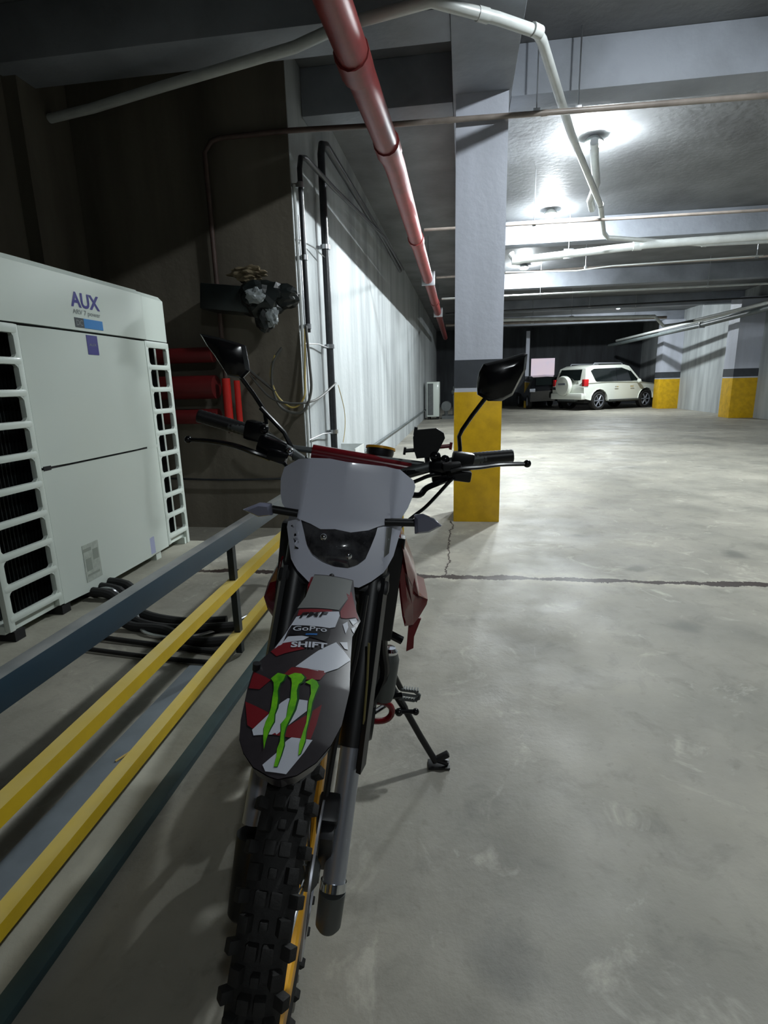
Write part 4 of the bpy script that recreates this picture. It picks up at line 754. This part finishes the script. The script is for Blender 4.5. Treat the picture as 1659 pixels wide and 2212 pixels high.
# mirrors
mr = [(0.287, 1.049), (0.328, 1.065), (0.378, 1.087), (0.387, 1.085), (0.390, 1.050), (0.380, 1.019), (0.369, 0.985), (0.345, 0.968), (0.313, 0.964), (0.284, 0.976), (0.279, 1.002), (0.280, 1.029)]
ml = [(-0.403, 1.032), (-0.356, 1.029), (-0.308, 1.022), (-0.292, 1.018), (-0.281, 0.978), (-0.277, 0.959), (-0.294, 0.939), (-0.328, 0.939), (-0.348, 0.965), (-0.365, 0.986), (-0.384, 1.006)]
def mirror(P, stem, st2=None):
    c = Vector((sum(p[0] for p in P)/len(P), 0.47, sum(p[1] for p in P)/len(P)))
    b = B(); b._grid([[c+(Vector((x, 0.47, z))-c)*k+Vector((0, dy, 0))+b.off for x, z in P] for k, dy in ((0.45, -0.022), (0.85, -0.014), (1.0, -0.002), (1.0, 0.006))])
    h = sub(b, 'mirror_housing', 'blackg')
    b = B(); b._grid([[c+(Vector((x, 0.47, z))-c)*k+Vector((0, dy, 0))+b.off for x, z in P] for k, dy in ((0.93, 0.0055), (0.93, 0.008))]); sub(b, 'mirror_glass', 'chrome', h)
    sub(B().tube(stem, 0.0055, 8), 'mirror_stem', 'blackg', h)
mirror(mr, [(0.270, 0.50, 0.815), (0.267, 0.50, 0.838), (0.260, 0.50, 0.867), (0.265, 0.50, 0.884), (0.284, 0.50, 0.923), (0.308, 0.48, 0.972)])
mirror(ml, [(-0.302, 0.48, 0.944), (-0.271, 0.50, 0.904), (-0.240, 0.50, 0.866), (-0.232, 0.50, 0.835), (-0.235, 0.485, 0.815)])
sub(B().tube([(-0.248, 0.49, 0.873), (-0.219, 0.485, 0.850), (-0.181, 0.48, 0.820), (-0.158, 0.47, 0.787), (-0.140, 0.47, 0.762)], 0.006, 8), 'guard_bracket', 'blackg')
# phone holder on the crossbar end
b = B(); P = [(0.147, 0.871), (0.197, 0.882), (0.217, 0.873), (0.222, 0.861), (0.210, 0.825), (0.197, 0.810), (0.159, 0.801), (0.149, 0.822), (0.143, 0.852)]
b.prism([(x, 0.465, z) for x, z in P], (0, 1, 0), 0.016); ph = sub(b, 'phone_holder', 'black')
b = B().tube([(0.126, 0.475, 0.815), (0.160, 0.475, 0.822)], 0.005, 8).box((0.127, 0.475, 0.815), (0.006, 0.015, 0.018)).box((0.147, 0.475, 0.868), (0.008, 0.015, 0.02)); sub(b, 'holder_arm', 'black', ph)
b = B().tube([(0.205, 0.475, 0.835), (0.240, 0.475, 0.843)], 0.005, 8).box((0.240, 0.475, 0.843), (0.006, 0.015, 0.018)); sub(b, 'holder_arm', 'darkred', ph)
sub(B().tube([(0.185, 0.48, 0.81), (0.19, 0.478, 0.788)], 0.007, 8), 'holder_mount', 'black', ph)
# cables at the bar
for pts, r in (([(0.240, .45, .775), (0.196, .42, .770), (0.172, .415, .758), (0.145, .40, .745)], 0.005), ([(0.25, .44, .768), (0.220, .41, .758), (0.190, .40, .742), (0.176, .395, .724), (0.150, .39, .720), (0.10, .38, .70)], 0.0075),
               ([(0.255, .43, .770), (0.243, .405, .764), (0.216, .40, .725), (0.193, .40, .693), (0.168, .40, .667), (0.12, .38, .62)], 0.0045), ([(0.20, .47, .783), (0.15, .45, .765), (0.10, .43, .745)], 0.012)):
    sub(B().tube(pts, r, 8, smooth=4), 'control_cable', 'blackg')
sub(B().tube([(-0.20, .46, .765), (-0.15, .42, .74), (-0.11, .39, .69), (-0.09, .36, .62)], 0.005, 8, smooth=4), 'control_cable', 'blackg')
# shrouds, tank, seat
def shroud(P, s):
    b = B(); n = len(P); c = Vector((sum(p[0] for p in P)/n, 0, sum(p[1] for p in P)/n))
    def pt(x, z, k, dy): 
        y = 0.45+abs(abs(x)-0.15)*1.1-0.02
        return Vector((c.x+(x-c.x)*k, y+dy, c.z+(z-c.z)*k))
    b._grid([[pt(x, z, k, dy)+b.off for x, z in P] for k, dy in ((0.4, -0.006), (0.85, -0.006), (1.0, 0.0), (1.0, 0.05), (0.9, 0.16))]); return sub(b, 'radiator_shroud', 'red_pl')
sh = shroud([(0.147, 0.600), (0.176, 0.540), (0.200, 0.489), (0.224, 0.419), (0.251, 0.400), (0.250, 0.385), (0.233, 0.353), (0.218, 0.335), (0.193, 0.339), (0.181, 0.375), (0.165, 0.441), (0.130, 0.60)], 1)
shroud([(-0.115, 0.600), (-0.150, 0.510), (-0.163, 0.484), (-0.188, 0.416), (-0.199, 0.368), (-0.183, 0.343), (-0.163, 0.333), (-0.130, 0.343), (-0.120, 0.435), (-0.110, 0.50)], -1)
sub(B().prism([(0.206, 0.53, 0.345), (0.240, 0.53, 0.345), (0.228, 0.53, 0.287), (0.231, 0.53, 0.251), (0.212, 0.53, 0.238)], (0, 1, 0), 0.01), 'shroud_flap', 'darkred', sh)
b = B(); rr = []
for y, wd, z0, z1 in ((0.42, 0.06, 0.42, 0.60), (0.50, 0.12, 0.38, 0.66), (0.65, 0.13, 0.36, 0.66), (0.80, 0.09, 0.38, 0.60), (0.88, 0.06, 0.42, 0.56)):
    rr.append([Vector((wd*math.cos(a), y, (z0+z1)/2+(z1-z0)/2*math.sin(a)))+b.off for a in [2*PI*k/16 for k in range(16)]])
b._grid(rr); sub(b, 'fuel_tank', 'red_pl')
b = B(); rr = []
for y, wd, z in ((0.72, 0.06, 0.62), (0.85, 0.09, 0.60), (1.1, 0.12, 0.58), (1.4, 0.12, 0.61), (1.6, 0.08, 0.63)):
    rr.append([Vector((x, y, zz))+b.off for x, zz in ((-wd, z-0.08), (-wd*0.8, z), (0, z+0.015), (wd*0.8, z), (wd, z-0.08))])
b._grid(rr); sub(b, 'seat', 'black')
b = B(); rr = []
for y, wd, z in ((1.1, 0.07, 0.48), (1.4, 0.10, 0.55), (1.7, 0.09, 0.60), (1.9, 0.05, 0.60)):
    rr.append([Vector((x, y, zz))+b.off for x, zz in ((-wd, z-0.05), (-wd*0.8, z), (wd*0.8, z), (wd, z-0.05), (wd*0.7, z-0.02), (-wd*0.7, z-0.02))])
b._grid(rr); sub(b, 'rear_fender', 'red_pl')
# frame, radiators, engine
b = B()
for s in (-1, 1):
    b.tube([(0, 0.36, 0.52), (s*0.08, 0.42, 0.40), (s*0.10, 0.50, 0.12), (s*0.11, 0.56, -0.08), (s*0.11, 0.9, -0.10), (s*0.10, 1.0, 0.1), (s*0.08, 0.95, 0.45)], 0.016, 8, smooth=4)
sub(b, 'frame', 'black')
for s in (-1, 1): sub(B().b2((s*0.055, 0.43, 0.31), (s*0.160, 0.475, 0.60), bev=0.008).b2((s*0.055, 0.44, 0.16), (s*0.130, 0.50, 0.312), bev=0.008), 'radiator', 'black')
b = B().lathe((0, 0.62, -0.02), (1, 0, 0), [(0.001, -0.15), (0.09, -0.15), (0.12, -0.10), (0.13, 0), (0.12, 0.10), (0.09, 0.15), (0.001, 0.15)], 24); b.b2((-0.09, 0.55, 0.05), (0.09, 0.70, 0.33), bev=0.02)
for k in range(6): b.b2((-0.10, 0.54, 0.10+k*0.035), (0.10, 0.71, 0.112+k*0.035))
sub(b, 'engine', 'black')
sub(B().lathe((0.165, 0.56, 0.06), (0, 0.05, 1), [(0.001, 0), (0.030, 0.0), (0.034, 0.02), (0.034, 0.13), (0.026, 0.15), (0.001, 0.155)], 24), 'oil_canister', 'castal')
sub(B().lathe((0.165, 0.567, 0.205), (0, 0.05, 1), [(0.026, 0), (0.026, 0.012), (0.018, 0.02), (0.001, 0.022)], 24), 'canister_cap', 'chrome')
b = B().tube([(0.137, 0.50, 0.30), (0.145, 0.52, 0.24), (0.160, 0.54, 0.14), (0.12, 0.55, 0.0)], 0.014, 10, smooth=4); b.tube([(0.10, 0.46, 0.34), (0.19, 0.46, 0.305)], 0.012, 8); sub(b, 'coolant_hose', 'blackg')
sub(B().tube([(0.135, 0.62, 0.004), (0.172, 0.62, 0.009), (0.198, 0.62, -0.004), (0.204, 0.62, -0.026), (0.194, 0.62, -0.048), (0.168, 0.62, -0.060), (0.130, 0.62, -0.063)], 0.010, 10, smooth=4), 'engine_guard', 'red_pl')
b = B().tube([(0.228, 0.72, 0.000), (0.275, 0.72, 0.000), (0.294, 0.72, -0.012), (0.293, 0.72, -0.024), (0.278, 0.72, -0.034), (0.228, 0.72, -0.034)], 0.006, 8); b.tube([(0.228, 0.72, -0.017), (0.288, 0.72, -0.018)], 0.005, 8)
for k in range(7): b.box((0.232+k*0.009, 0.72, 0.006), (0.004, 0.02, 0.007)); b.box((0.232+k*0.009, 0.72, -0.030), (0.004, 0.02, 0.007))
sub(b, 'foot_peg', 'castal')
sub(B().tube([(0.16, 0.70, 0.09), (0.200, 0.71, 0.055), (0.229, 0.72, 0.004)], 0.009, 8).tube([(0.16, 0.70, -0.02), (0.195, 0.71, -0.025), (0.235, 0.72, -0.02)], 0.010, 8), 'peg_bracket', 'blackg')
b = B().tube([(0.15, 0.62, -0.03), (0.189, 0.66, -0.02), (0.200, 0.69, -0.05), (0.221, 0.72, -0.085), (0.288, 0.72, -0.075)], 0.008, 8); b.ball((0.290, 0.72, -0.075), 0.012); b.ball((0.235, 0.72, -0.085), 0.014); sub(b, 'gear_lever', 'blackg')
b = B().tube([(0.20, 0.74, -0.01), (0.245, 0.74, -0.068), (0.254, 0.74, -0.082)], 0.013, 10); b.tube([(0.250, 0.74, -0.076), (0.322, 0.74, -0.180), (0.388, 0.74, -0.270)], 0.0115, 12)
sd = sub(b, 'side_stand', 'black')
b = B().box((0.402, 0.745, -0.284), (0.075, 0.05, 0.008), rot=(0, -LEAN, 0), bev=0.003); b.box((0.41, 0.742, -0.248), (0.018, 0.02, 0.045), rot=(0, 0.9, 0), bev=0.003); b.tube([(0.385, 0.74, -0.262), (0.432, 0.735, -0.268)], 0.009, 8); sub(b, 'stand_foot', 'black', sd)
# rear wheel and swingarm
rw = Vector((0, 1.38, -0.03))
sub(B().torus(rw, (1, 0, 0), 0.27, [(-0.04, -0.03), (0, -0.052), (0.03, -0.05), (0.05, -0.02), (0.053, 0), (0.05, 0.02), (0.03, 0.05), (0, 0.052), (-0.04, 0.03)], 48), 'rear_tire', 'rubber')
sub(B().torus(rw, (1, 0, 0), 0.225, [(0.012, -0.03), (-0.006, -0.02), (-0.010, 0), (-0.006, 0.02), (0.012, 0.03)], 48), 'rear_rim', 'gold')
b = B()
for s in (-1, 1): b.tube([(s*0.10, 0.88, -0.02), (s*0.11, 1.38, -0.03)], 0.024, 8)
sub(b, 'swingarm', 'castal')
sub(B().lathe(rw-Vector((0.07, 0, 0)), (1, 0, 0), [(0.02, 0), (0.035, 0.02), (0.035, 0.12), (0.02, 0.14)], 20), 'rear_hub', 'castal')
for o in bpy.data.objects:
    if '_org' in o: del o['_org']
